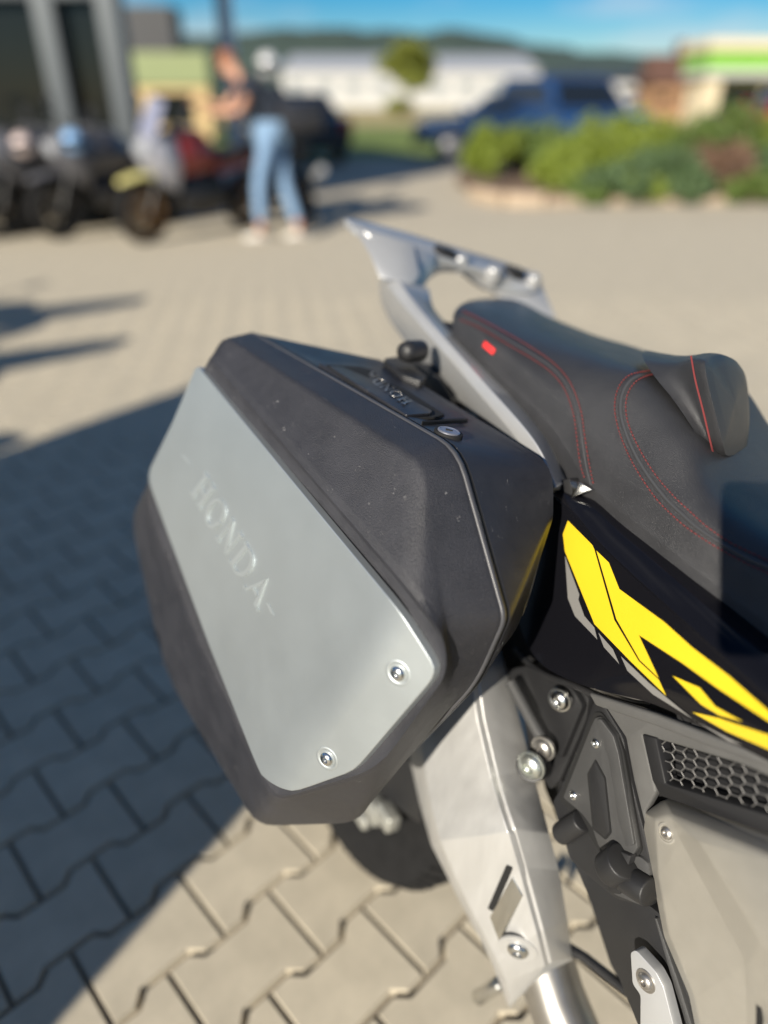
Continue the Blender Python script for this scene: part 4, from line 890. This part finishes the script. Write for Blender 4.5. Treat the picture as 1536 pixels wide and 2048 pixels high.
# vehicles
M['tyreb'] = Mc('car tyre', (.02, .02, .02), .8); M['alloy'] = Mc('alloy wheel', (.22, .22, .23), .4, metal=.5); M['lampw'] = Mc('clear lamp', (.30, .31, .33), .15); M['lampr'] = Mc('red lamp', (.4, .02, .02), .2)
M['winglass'] = Mc('car glass', (.012, .016, .022), .05)
def vehicle(name, label, cat, at, rz, paint, L, W, low, cabin, wheels, wr, group=None, trim=None, k0=.95, k1=.78):
    """low, cabin: side outlines (x, z); the cabin narrows towards its roof"""
    t = thing(name, label, cat, (0, 0, 0), group); h = W / 2
    def slab(prof, w0, w1, z0, z1):
        bm = bmesh.new(); n = len(prof); wz = lambda z: w0 + (w1 - w0) * (z - z0) / max(.01, z1 - z0)
        a = [bm.verts.new((x, wz(z), z)) for x, z in prof]; c = [bm.verts.new((x, -wz(z), z)) for x, z in prof]
        bm.faces.new(a); bm.faces.new(c[::-1])
        for i in range(n): bm.faces.new((a[i], c[i], c[(i + 1) % n], a[(i + 1) % n]))
        return bm
    bm = slab(low, h * .97, h, .2, 1.0); finish(bm, .05, 3, smooth=50); link('body', bm, paint, t)
    zs = [z for x, z in cabin]; z0, z1 = min(zs), max(zs)
    bm = slab(cabin, h * k0, h * k1, z0, z1); finish(bm, .05, 3, smooth=50); link('cabin', bm, paint, t)
    cx = sum(x for x, z in cabin) / len(cabin); cz = (z0 + z1) / 2
    side = [(cx + (x - cx) * .84, cz + (z - cz) * .66) for x, z in cabin]
    for s in (1, -1):
        ww = lambda z: h * k0 + (h * k1 - h * k0) * (z - z0) / (z1 - z0)
        bm = bmesh.new(); add_plate(bm, [Vector((x, s * (ww(z) + .006), z)) for x, z in side], Vector((0, -s * .02, 0))); finish(bm, 0); link('window', bm, M['winglass'], t)
    srt = sorted(cabin, key=lambda q: q[0])
    for (xa, za), (xb, zb) in ((max(cabin, key=lambda q: q[0] - q[1] * .2), max(cabin, key=lambda q: q[0] + q[1] * 1.2)), (min(cabin, key=lambda q: q[0] + q[1] * .2), min(cabin, key=lambda q: q[0] - q[1] * 1.2))):
        s = 1 if xa > cx else -1; d = Vector((xb - xa, 0, zb - za)); nrm = Vector((-d.z, 0, d.x)).normalized() * -1
        if nrm.x * s < 0: nrm = -nrm
        q = [Vector((xa, 0, za)) + d * .1, Vector((xa, 0, za)) + d * .88]
        pts = [q[0] + Vector((0, h * (k0 - .13), 0)), q[0] - Vector((0, h * (k0 - .13), 0)), q[1] - Vector((0, h * (k1 - .10), 0)), q[1] + Vector((0, h * (k1 - .10), 0))]
        bm = bmesh.new(); add_plate(bm, [p + nrm * .012 for p in pts], -nrm * .03); finish(bm, 0); link('windscreen', bm, M['winglass'], t)
    for x in wheels:
        for s in (1, -1):
            bm = bmesh.new(); add_lathe(bm, (x, s * (h - .09), wr), Vector((0, s, 0)), [(wr * .6, -.1), (wr * .96, -.11), (wr, -.06), (wr, .06), (wr * .95, .10), (wr * .62, .11), (wr * .6, -.1)], 24); finish(bm, 0, smooth=40); wo_ = link('wheel', bm, M['tyreb'], t)
            bm = bmesh.new(); add_lathe(bm, (x, s * (h - .09), wr), Vector((0, s, 0)), [(0, .09), (wr * .25, .095), (wr * .5, .07), (wr * .62, .10), (wr * .62, -.1), (0, -.1)], 20); finish(bm, 0); link('rim', bm, M['alloy'], wo_)
    x1 = max(x for x, z in low); x0 = min(x for x, z in low)
    for s in (1, -1):
        bx('headlight', (x1 - .10, x1 + .012, s * h * .72 - .17, s * h * .72 + .17, .66, .82), M['lampw'], t, .02)
        bx('tail_light', (x0 - .012, x0 + .10, s * h * .80 - .10, s * h * .80 + .10, .70, .98), M['lampr'], t, .02)
        bx('mirror', (cabin[0][0] - .1 if cabin[0][0] > cx else .8, (cabin[0][0] if cabin[0][0] > cx else .9) + .05, s * (h * k0 + .07) - .09, s * (h * k0 + .07) + .09, z0 + .05, z0 + .2), paint, t, .03)
    bx('bumper', (x1 - .06, x1 + .06, -h * .92, h * .92, .32, .58), trim or paint, t, .04); bx('bumper', (x0 - .06, x0 + .06, -h * .92, h * .92, .34, .56), trim or paint, t, .04)
    t.location = at; t.rotation_euler = (0, 0, rz); return t
def car_paint(n, c): return mat(n, c, .22, .25, coat=.8, var=.02, vscale=2)
P_blue = car_paint('blue car paint', (.018, .058, .165)); P_red = car_paint('red car paint', (.38, .012, .03)); P_white = car_paint('white car paint', (.7, .7, .7)); P_black = car_paint('black car paint', (.012, .013, .016))
M['chrome'] = Mc('chrome', (.75, .76, .80), .15, metal=.6)
t = vehicle('parked_car', 'blue tall car facing the yard behind the shrubs', 'car', (4.25, 19.0, 0), math.atan2(-.95, .30), P_blue, 4.5, 1.95,
    [(-2.25, .45), (2.1, .42), (2.25, .75), (2.1, 1.02), (1.0, 1.12), (-2.2, 1.14), (-2.28, .8)],
    [(1.15, 1.10), (.45, 1.74), (-1.8, 1.78), (-2.2, 1.12)], (1.4, -1.4), .37, 'cars parked beyond the yard')
bx('grille', (2.2, 2.27, -.5, .5, .60, .86), M['chrome'], t, .02); bx('number_plate', (2.28, 2.30, -.26, .26, .42, .54), P_white, t, 0)
sedan = ([(-2.1, .4), (2.05, .38), (2.15, .62), (2.0, .86), (1.0, .96), (-1.5, 1.0), (-2.1, .95), (-2.18, .7)], [(1.05, .95), (.35, 1.42), (-.9, 1.44), (-1.6, .98)])
vehicle('parked_car', 'black car in the shade behind the person by the lawn', 'car', (-2.3, 19.6, 0), R_(112), P_black, 4.3, 1.75, *sedan, (1.3, -1.3), .32, 'cars parked beyond the yard')
vehicle('parked_car', 'dark blue low car left of the tall blue one behind the hedge block', 'car', (2.95, 20.2, 0), R_(176), car_paint('dark blue car paint', (.008, .024, .065)), 4.2, 1.75, *sedan, (1.3, -1.3), .32, 'cars parked beyond the yard')
vehicle('parked_car', 'tall red car at the right edge before the petrol station', 'car', (10.6, 20.6, 0), R_(176), P_red, 4.5, 1.9,
    [(-2.25, .45), (2.1, .42), (2.25, .75), (2.1, 1.02), (1.0, 1.12), (-2.2, 1.14), (-2.28, .8)], [(1.15, 1.10), (.45, 1.74), (-1.8, 1.78), (-2.2, 1.12)], (1.4, -1.4), .37, 'cars parked beyond the yard')
# unseen van added behind the photographer, shaped to throw the big shade on the paving
sb, cb = math.sin(SUN_BEAR), math.cos(SUN_BEAR)
def AW(ac, al): return Vector((ac * cb + al * sb, -ac * sb + al * cb, 0))
vc = AW(-1.94, -3.3)
vehicle('shade_van', 'unseen white van added to cast shade across the paving', 'van', vc, R_(90) - SUN_BEAR, P_white, 5.2, 2.31,
    [(-2.6, .35), (2.5, .35), (2.62, .6), (2.55, 1.05), (2.3, 1.18), (-2.6, 1.22)], [(2.3, 1.16), (1.8, 2.2), (1.55, 2.32), (-2.5, 2.32), (-2.6, 2.15), (-2.6, 1.16)], (1.6, -1.6), .34, k0=.86, k1=.68)

# ---------------------------------------------------------------- parked motorcycles
def bike_model(name, label, paint, acc, group, disc=True, screen=True, topcase=False):
    t = thing(name, label, 'motorcycle', (0, 0, 0), group)
    def wheel(x, r, w, rimm):
        bm = bmesh.new(); add_lathe(bm, (x, 0, r), Vector((0, 1, 0)), [(r * .70, -w * .8), (r * .9, -w), (r * .99, -w * .5), (r, 0), (r * .99, w * .5), (r * .9, w), (r * .70, w * .8), (r * .70, -w * .8)], 28); finish(bm, 0, smooth=50); o = link('wheel', bm, M['rubber'], t)
        bm = bmesh.new(); add_lathe(bm, (x, 0, r), Vector((0, 1, 0)), [(r * .60, -.03), (r * .71, -.04), (r * .71, .04), (r * .60, .03), (r * .60, -.03)], 28)
        for k in range(10): a = k * .628; add_tube(bm, [(x, 0, r), (x + math.cos(a) * r * .62, 0, r + math.sin(a) * r * .62)], .012, 6)
        add_lathe(bm, (x, 0, r), Vector((0, 1, 0)), [(0, -.06), (.05, -.06), (.05, .06), (0, .06)], 12); finish(bm, 0, smooth=50); link('rim', bm, rimm, o)
        if disc:
            bm = bmesh.new(); add_lathe(bm, (x, -.075, r), Vector((0, 1, 0)), [(.08, 0), (.15, 0), (.15, .006), (.08, .006), (.08, 0)], 20); finish(bm, 0); link('brake_disc', bm, M['pipe'], o)
    wheel(.75, .32, .06, acc); wheel(-.68, .31, .08, acc)
    bm = bmesh.new()
    for s in (-1, 1): add_tube(bm, [(.75, s * .10, .32), (.50, s * .10, .98)], [.03, .026], 10)
    add_tube(bm, [(.53, -.12, .90), (.53, .12, .90)], .03, 8); finish(bm, 0, smooth=60); link('fork', bm, M['plasticdark'], t)
    def sec(x, w, z0, z1): return [(x, -w * .7, z0), (x, -w, (z0 + z1) / 2), (x, -w * .6, z1), (x, 0, z1 + .02), (x, w * .6, z1), (x, w, (z0 + z1) / 2), (x, w * .7, z0)]
    def loft(nm, secs, m, par=t):
        bm = bmesh.new(); V = [[bm.verts.new(p) for p in sec(*s)] for s in secs]
        for a, c in zip(V, V[1:]):
            for k in range(7): bm.faces.new((a[k], a[(k + 1) % 7], c[(k + 1) % 7], c[k]))
        bm.faces.new(V[0][::-1]); bm.faces.new(V[-1]); finish(bm, .015, 2, smooth=60); return link(nm, bm, m, par)
    loft('tank', [(.48, .10, .70, .98), (.30, .19, .66, 1.10), (.02, .19, .68, 1.06), (-.16, .12, .72, .90)], paint)
    loft('seat', [(-.10, .13, .76, .88), (-.40, .17, .78, .88), (-.75, .14, .84, .95), (-.92, .09, .90, .99)], M['leather'])
    loft('tail', [(-.15, .12, .64, .77), (-.6, .13, .70, .83), (-.98, .06, .84, .93)], paint)
    loft('engine', [(.34, .16, .30, .62), (.1, .21, .24, .66), (-.22, .18, .28, .62)], M['plasticdark'])
    loft('fairing', [(.72, .10, .78, 1.0), (.58, .20, .62, 1.06), (.40, .22, .50, 1.02)], paint)
    loft('front_fender', [(1.02, .05, .60, .64), (.78, .085, .655, .70), (.52, .06, .58, .64)], paint)
    loft('swingarm', [(-.12, .07, .34, .44), (-.66, .10, .28, .36)], M['plasticdark'])
    bx('headlight', (.70, .755, -.11, .11, .84, .97), M['lampw'], t, .02)
    if screen:
        bm = bmesh.new(); add_plate(bm, rounded([Vector(p) for p in ((.66, -.15, 1.02), (.66, .15, 1.02), (.50, .13, 1.36), (.50, -.13, 1.36))], .04), Vector((-.006, 0, -.003))); finish(bm, 0); link('windscreen', bm, Mc('screen', (.20, .21, .28), .15), t)
    bm = bmesh.new(); add_tube(bm, [(.36, -.40, 1.10), (.44, -.2, 1.10), (.46, 0, 1.06), (.44, .2, 1.10), (.36, .40, 1.10)], .014, 8); finish(bm, 0, smooth=60); link('handlebar', bm, M['black'], t)
    for s in (-1, 1):
        bm = bmesh.new(); add_tube(bm, [(.42, s * .30, 1.10), (.46, s * .36, 1.24)], .008, 6); add_lathe(bm, (.46, s * .38, 1.28), Vector((1, 0, .1)), [(0, -.012), (.06, -.012), (.065, 0), (.06, .012), (0, .012)], 16); finish(bm, 0, smooth=50); link('mirror', bm, M['plasticdark'], t)
    bm = bmesh.new(); add_tube(bm, [(.2, -.18, .40), (-.2, -.2, .30), (-.5, -.2, .42), (-.95, -.22, .62)], [.03, .03, .055, .05], 12); finish(bm, 0, smooth=60); link('exhaust', bm, M['shield'], t)
    if topcase:
        bx('rack', (-1.1, -.75, -.12, .12, .98, 1.02), M['plasticdark'], t, .01); bx('top_case', (-1.22, -.78, -.24, .24, 1.03, 1.33), M['plastic2'], t, .06)
    return t
def place(o, x, y, hd, lean=0.): o.location = (x, y, 0); o.rotation_euler = (0, R_(0), hd); o.rotation_euler.x = lean
GB = 'motorcycles parked before the showroom'
pt = lambda n, c: mat(n, c, .3, .1, coat=.5, var=.03, vscale=3)
bA = bike_model('parked_motorcycle', 'red and black motorcycle with pale yellow fender the person leans over', pt('red bike paint', (.22, .02, .015)), Mc('bronze rim', (.25, .13, .04), .4, metal=.6), GB)
for ch in bA.children:
    if ch.name.startswith('front_fender'): ch.data.materials[0] = pt('pale yellow paint', (.62, .56, .22))
    if ch.name.startswith('fairing'): ch.data.materials[0] = pt('grey bike paint', (.30, .30, .33))
hd = math.atan2(-.78, -.62); place(bA, -2.08 , 8.62, hd, R_(-8))
bB = bike_model('parked_motorcycle', 'dark grey motorcycle next to the red one before the right post', pt('grey paint', (.09, .09, .10)), M['black'], GB, screen=False)
place(bB, -3.1, 8.9, hd, R_(-8))
c = copy_tree(bB); c['label'] = 'black motorcycle with pale blue round mirror left of the dark grey one'; place(c, -3.75, 8.9, hd, R_(-8))
c2_ = copy_tree(bB); c2_['label'] = 'black motorcycle in front of the dark glass beside the white one'; place(c2_, -4.3, 9.0, hd, R_(-8))
bW = bike_model('parked_motorcycle', 'white motorcycle at the far left end of the parked row', pt('white paint', (.62, .60, .58)), M['black'], GB)
place(bW, -4.55, 8.15, hd, R_(-8))
bT = bike_model('parked_motorcycle', 'black touring motorcycle with a top case standing behind the person', pt('black bike paint', (.012, .012, .014)), M['black'], GB, topcase=True)
place(bT, -1.25, 9.75, R_(115), R_(-6))
for lab, x, y, a in (('unseen dark motorcycle added outside the left edge to shade the yard', -3.75, 3.75, 200), ('second unseen dark motorcycle added for shade nearer the camera', -3.55, 2.65, 200)):
    k = copy_tree(bB); k['label'] = lab; k['group'] = 'unseen motorcycles added for shade'; place(k, x, y, R_(a), R_(-8))  # out-of-view copies, added only to throw shade in from the left
# helmets; the pale blue one stands in for a mirror reflecting the sky
def ball(name, label, cat, c, r, m, parts=()):
    t = thing(name, label, cat, Vector(c) - Vector((0, 0, r))); bm = bmesh.new()
    prof = [(r * math.sin(R_(a)), -r * math.cos(R_(a)) * (1.12 if a > 90 else .9)) for a in range(20, 181, 16)] + [(0, r * 1.12)]
    add_lathe(bm, c, Vector((0, 0, 1)), prof, 24); finish(bm, 0, smooth=80); link('shell', bm, m, t)
    bm = bmesh.new()
    pts = [[Vector(c) + Vector((math.cos(R_(a)) * r * 1.02 * q, math.sin(R_(a)) * r * 1.02 * q, z * r)) for a in range(200, 341, 14)] for z, q in ((-.22, .98), (.0, 1.0), (.28, .97))]
    shell(bm, pts, Vector((0, .01, 0))); finish(bm, 0, smooth=60); link('visor', bm, M['winglass'], t); return t
p = D(536, 134, 9.2); ball('helmet', 'white helmet lying on the top case behind the person', 'helmet', (p.x, p.y, p.z), .15, P_white)
p = D(146, 286, 7.4); ball('helmet', 'pale blue ball standing in for a sky-reflecting mirror of a black motorcycle', 'helmet', (p.x, p.y, p.z), .12, pt('pale blue shell', (.22, .40, .66)))
p = D(46, 292, 7.3); ball('helmet', 'pinkish white helmet on the leftmost motorcycle', 'helmet', (p.x, p.y, p.z), .11, pt('pinkish white shell', (.62, .50, .46)))
# ---------------------------------------------------------------- people
M['skin'] = Mc('skin', (.48, .25, .16), .55); M['jeans'] = Mc('light blue denim', (.17, .27, .40), .85, var=.15, vscale=18); M['navy'] = Mc('dark navy cloth', (.014, .02, .032), .85); M['shoe'] = Mc('white trainers', (.66, .64, .60), .7); M['hair'] = Mc('short ginger hair', (.22, .08, .035), .8)
def skin_mesh(name, V, E, Rr, m, parent, sub=2, root=0):
    b = base(parent); me = bpy.data.meshes.new(name); me.from_pydata([Vector(v) - b for v in V], E, []); me.materials.append(m)
    o = bpy.data.objects.new(name, me); COL.objects.link(o); o.parent = parent
    md = o.modifiers.new('skin', 'SKIN'); md.use_smooth_shade = True
    for i, v in enumerate(me.skin_vertices[0].data):
        r = Rr[i]; v.radius = r if isinstance(r, tuple) else (r, r); v.use_root = (i == root)
    s = o.modifiers.new('sub', 'SUBSURF'); s.levels = sub; s.render_levels = sub; return o
def lp(a, b, t): return Vector(a).lerp(Vector(b), t)
def person(name, label, J, mats, hair=True, bag=None, foot_dir=None, face=None):
    """J: named joints in world space"""
    t = thing(name, label, 'person', Vector(((J['footL'].x + J['footR'].x) / 2, (J['footL'].y + J['footR'].y) / 2, 0)))
    V, E, Rr = [], [], []
    def add(p, r, link_to=None):
        V.append(Vector(p)); Rr.append(r); i = len(V) - 1
        if link_to is not None: E.append((link_to, i))
        return i
    pe = add(J['pelvis'], .15); sp = add(lp(J['pelvis'], J['chest'], .5), .145, pe); ch = add(J['chest'], .165, sp); nk = add(J['neck'], .062, ch)
    hd_ = J['head']; h0 = add(lp(J['neck'], hd_, .5), .075, nk); h1 = add(hd_, .105, h0); add(hd_ + (hd_ - J['neck']).normalized() * .075, .085, h1)
    for s in 'LR':
        a = add(J['sho' + s], .066, ch); e_ = add(J['elb' + s], .044, a); wv = add(J['wri' + s], .030, e_); hdv = (J['wri' + s] - J['elb' + s]).normalized()
        pm = add(J['wri' + s] + hdv * .06, (.042, .022), wv)
        side = hdv.cross(Vector((0, 0, 1))).normalized()
        for k, (o_, ln) in enumerate(((-.030, .062), (-.010, .076), (.010, .072), (.030, .056))):
            f1 = add(J['wri' + s] + hdv * .105 + side * o_, .0105, pm); add(J['wri' + s] + hdv * (.105 + ln * .75) + side * o_ * 1.1 - Vector((0, 0, ln * .5)), .008, f1)
        th = add(J['wri' + s] + hdv * .045 + side * -.045, .012, wv); add(J['wri' + s] + hdv * .085 + side * -.062 - Vector((0, 0, .02)), .009, th)
        hp_ = add(J['hip' + s], .095, pe); kn = add(J['kne' + s], .062, hp_); an = add(J['ank' + s], .042, kn); add(J['foot' + s] + (J['foot' + s] - J['ank' + s]) * .0, .035, an)
    body = skin_mesh('body', V, E, Rr, mats['skin'], t)
    def cloth(nm, chain, m, ex=0.):
        vv, ee, rr = [], [], []
        idx = {}
        for a, b_ in chain:
            for q in (a, b_):
                if q[0] not in idx: idx[q[0]] = len(vv); vv.append(q[1]); rr.append(q[2])
            ee.append((idx[a[0]], idx[b_[0]]))
        return skin_mesh(nm, vv, ee, rr, m, t)
    q = lambda n_, p, r: (n_, Vector(p), r)
    T_ = [q('pe', lp(J['pelvis'], J['chest'], -.22), .21), q('sp', lp(J['pelvis'], J['chest'], .5), .215), q('ch', J['chest'], .225), q('nk', lp(J['chest'], J['neck'], .95), .10)]
    A_ = {s: [q('s' + s, J['sho' + s], .082), q('m' + s, lp(J['sho' + s], J['elb' + s], .6), .066)] for s in 'LR'}
    cloth('shirt', [(T_[0], T_[1]), (T_[1], T_[2]), (T_[2], T_[3])] + [(T_[2], A_[s][0]) for s in 'LR'] + [(A_[s][0], A_[s][1]) for s in 'LR'], mats['top'])
    L_ = {s: [q('h' + s, J['hip' + s], .104), q('k' + s, J['kne' + s], .076), q('a' + s, lp(J['kne' + s], J['ank' + s], .93), .060)] for s in 'LR'}
    P_ = q('pv', lp(J['pelvis'], J['chest'], .10), .185)
    cloth('trousers', [(P_, L_[s][0]) for s in 'LR'] + [(L_[s][0], L_[s][1]) for s in 'LR'] + [(L_[s][1], L_[s][2]) for s in 'LR'], mats['legs'])
    fd = foot_dir or Vector((-1, -.3, 0)).normalized()
    for s in 'LR':
        f = J['foot' + s]; bm = bmesh.new(); sx = Vector((-fd.y, fd.x, 0)); rows = []
        for u_, w_, h_2 in ((-.10, .030, .075), (-.06, .040, .10), (.02, .042, .085), (.10, .046, .06), (.16, .036, .045), (.185, .018, .03)):
            c0 = Vector((f.x, f.y, 0)) + fd * u_; rows.append([c0 - sx * w_ + Vector((0, 0, .006)), c0 - sx * w_ * .9 + Vector((0, 0, h_2 * .7)), c0 + Vector((0, 0, h_2)), c0 + sx * w_ * .9 + Vector((0, 0, h_2 * .7)), c0 + sx * w_ + Vector((0, 0, .006))])
        VV = [[bm.verts.new(p_) for p_ in r_] for r_ in rows]
        for a_, b_2 in zip(VV, VV[1:]):
            for k in range(5): bm.faces.new((a_[k], a_[(k + 1) % 5], b_2[(k + 1) % 5], b_2[k]))
        bm.faces.new(VV[0][::-1]); bm.faces.new(VV[-1]); finish(bm, .008, 2, smooth=70); link('shoe', bm, mats['shoe'], t)
    fv = face or (fd * .8 + Vector((0, 0, -.4))).normalized(); upv = (hd_ - J['neck']).normalized(); fv = (fv - upv * fv.dot(upv)).normalized(); sv = upv.cross(fv)
    bm = bmesh.new(); add_lathe(bm, hd_ + upv * .035 - fv * .018, upv, [(.104 * math.cos(R_(a)), .125 * math.sin(R_(a))) for a in range(-15, 86, 12)] + [(0, .125)], 20); finish(bm, 0, smooth=80); link('hair', bm, mats['hair'], t)
    bm = bmesh.new(); add_tube(bm, [hd_ + fv * .092 + upv * .022, hd_ + fv * .118 - upv * .016, hd_ + fv * .094 - upv * .022], [.008, .014, .010], 8); finish(bm, 0, smooth=80); link('nose', bm, mats['skin'], t)
    for s in (1, -1):
        bm = bmesh.new(); bmesh.ops.create_uvsphere(bm, u_segments=10, v_segments=8, radius=.012, matrix=Matrix.Translation(hd_ + fv * .088 + sv * s * .034 + upv * .02)); link('eye', bm, M['black'], t)
        bm = bmesh.new(); add_lathe(bm, hd_ + sv * s * .094, sv * s, [(0, -.008), (.022, -.004), (.026, .006), (.016, .004), (0, .002)], 12); finish(bm, 0, smooth=80); link('ear', bm, mats['skin'], t)
    bm = bmesh.new(); add_tube(bm, [hd_ + fv * .086 - upv * .052 + sv * k for k in (-.024, 0, .024)], .006, 6); finish(bm, 0); link('mouth', bm, Mc('lips', (.30, .10, .08), .6), t)
    return t
z7 = lambda x, y, d=7.75: D(x, y, d)
def grd(x, y): p = G(x, y); return Vector((p.x, p.y, .05))
J = dict(pelvis=z7(548, 255, 7.75), chest=z7(510, 192, 7.65), neck=z7(482, 160, 7.60), head=z7(457, 130, 7.58),
         shoL=z7(503, 172, 7.42), shoR=z7(490, 165, 7.85), elbL=z7(480, 222, 7.32), elbR=z7(452, 214, 7.9), wriL=z7(428, 226, 7.35), wriR=z7(405, 205, 7.8),
         hipL=z7(535, 285, 7.62), hipR=z7(555, 283, 7.85), kneL=z7(518, 372, 7.55), kneR=z7(570, 372, 7.8), ankL=z7(522, 455, 7.62), ankR=z7(598, 452, 7.75), footL=grd(522, 478), footR=grd(602, 474))
MP = dict(skin=M['skin'], top=M['navy'], legs=M['jeans'], shoe=M['shoe'], hair=M['hair'])
person('person', 'person in dark shirt and light blue jeans leaning over the red motorcycle', J, MP)
p = (J['pelvis'] + J['chest']) / 2 + Vector((.20, .12, .05)); tp = thing('backpack', 'black backpack worn by the person in light blue jeans', 'backpack', p - Vector((0, 0, .2)))
ax_ = (J['chest'] - J['pelvis']).normalized(); bm = bmesh.new(); add_box(bm, p, .17, .30, .46, ax_.cross(Vector((0, 1, 0))).normalized() * -1, Vector((0, 1, 0)), ax_); finish(bm, .05, 3, smooth=60); link('bag', bm, M['navy'], tp)
bm = bmesh.new(); add_box(bm, p + ax_.cross(Vector((0, 1, 0))).normalized() * .11 - ax_ * .06, .05, .24, .22, ax_.cross(Vector((0, 1, 0))).normalized() * -1, Vector((0, 1, 0)), ax_); finish(bm, .02, 3, smooth=60); link('pocket', bm, M['navy'], tp)

# the photographer, whose telephone and hand shade the seat
MP2 = dict(skin=M['skin'], top=Mc('grey cotton', (.12, .12, .13), .85), legs=M['navy'], shoe=M['shoe'], hair=Mc('brown hair', (.05, .03, .02), .8))
v = Vector
J = dict(pelvis=v((.36, -.60, .95)), chest=v((.35, -.56, 1.27)), neck=v((.33, -.50, 1.45)), head=v((.29, -.42, 1.58)), shoL=v((.17, -.54, 1.38)), shoR=v((.53, -.54, 1.38)),
         elbL=v((.15, -.60, 1.10)), elbR=v((.47, -.30, 1.14)), wriL=v((.17, -.52, .86)), wriR=v((.175, -.115, 1.275)), hipL=v((.27, -.60, .90)), hipR=v((.45, -.60, .90)),
         kneL=v((.26, -.58, .50)), kneR=v((.46, -.58, .50)), ankL=v((.26, -.61, .10)), ankR=v((.46, -.61, .10)), footL=v((.26, -.57, .05)), footR=v((.46, -.57, .05)))
person('person', 'person in grey top standing behind the camera holding up a telephone', J, MP2, foot_dir=v((0, 1, 0)), face=(CAM - J['head']).normalized())
pc = CAM - FW * .012 + RT * .013 - UP * .052
tp = thing('telephone', 'dark telephone held up in the right hand of the photographer', 'telephone', pc)
plate('case', rounded([pc + RT * a * .044 + UP * b * .0825 - FW * .0045 for a, b in ((-1, -1), (1, -1), (1, 1), (-1, 1))], .013, 6), FW * .009, M['plastic2'], tp, .002)
bm = bmesh.new(); add_box(bm, pc - FW * .0052, .078, .152, .0006, RT, UP, FW); finish(bm, 0); link('screen', bm, M['winglass'], tp)
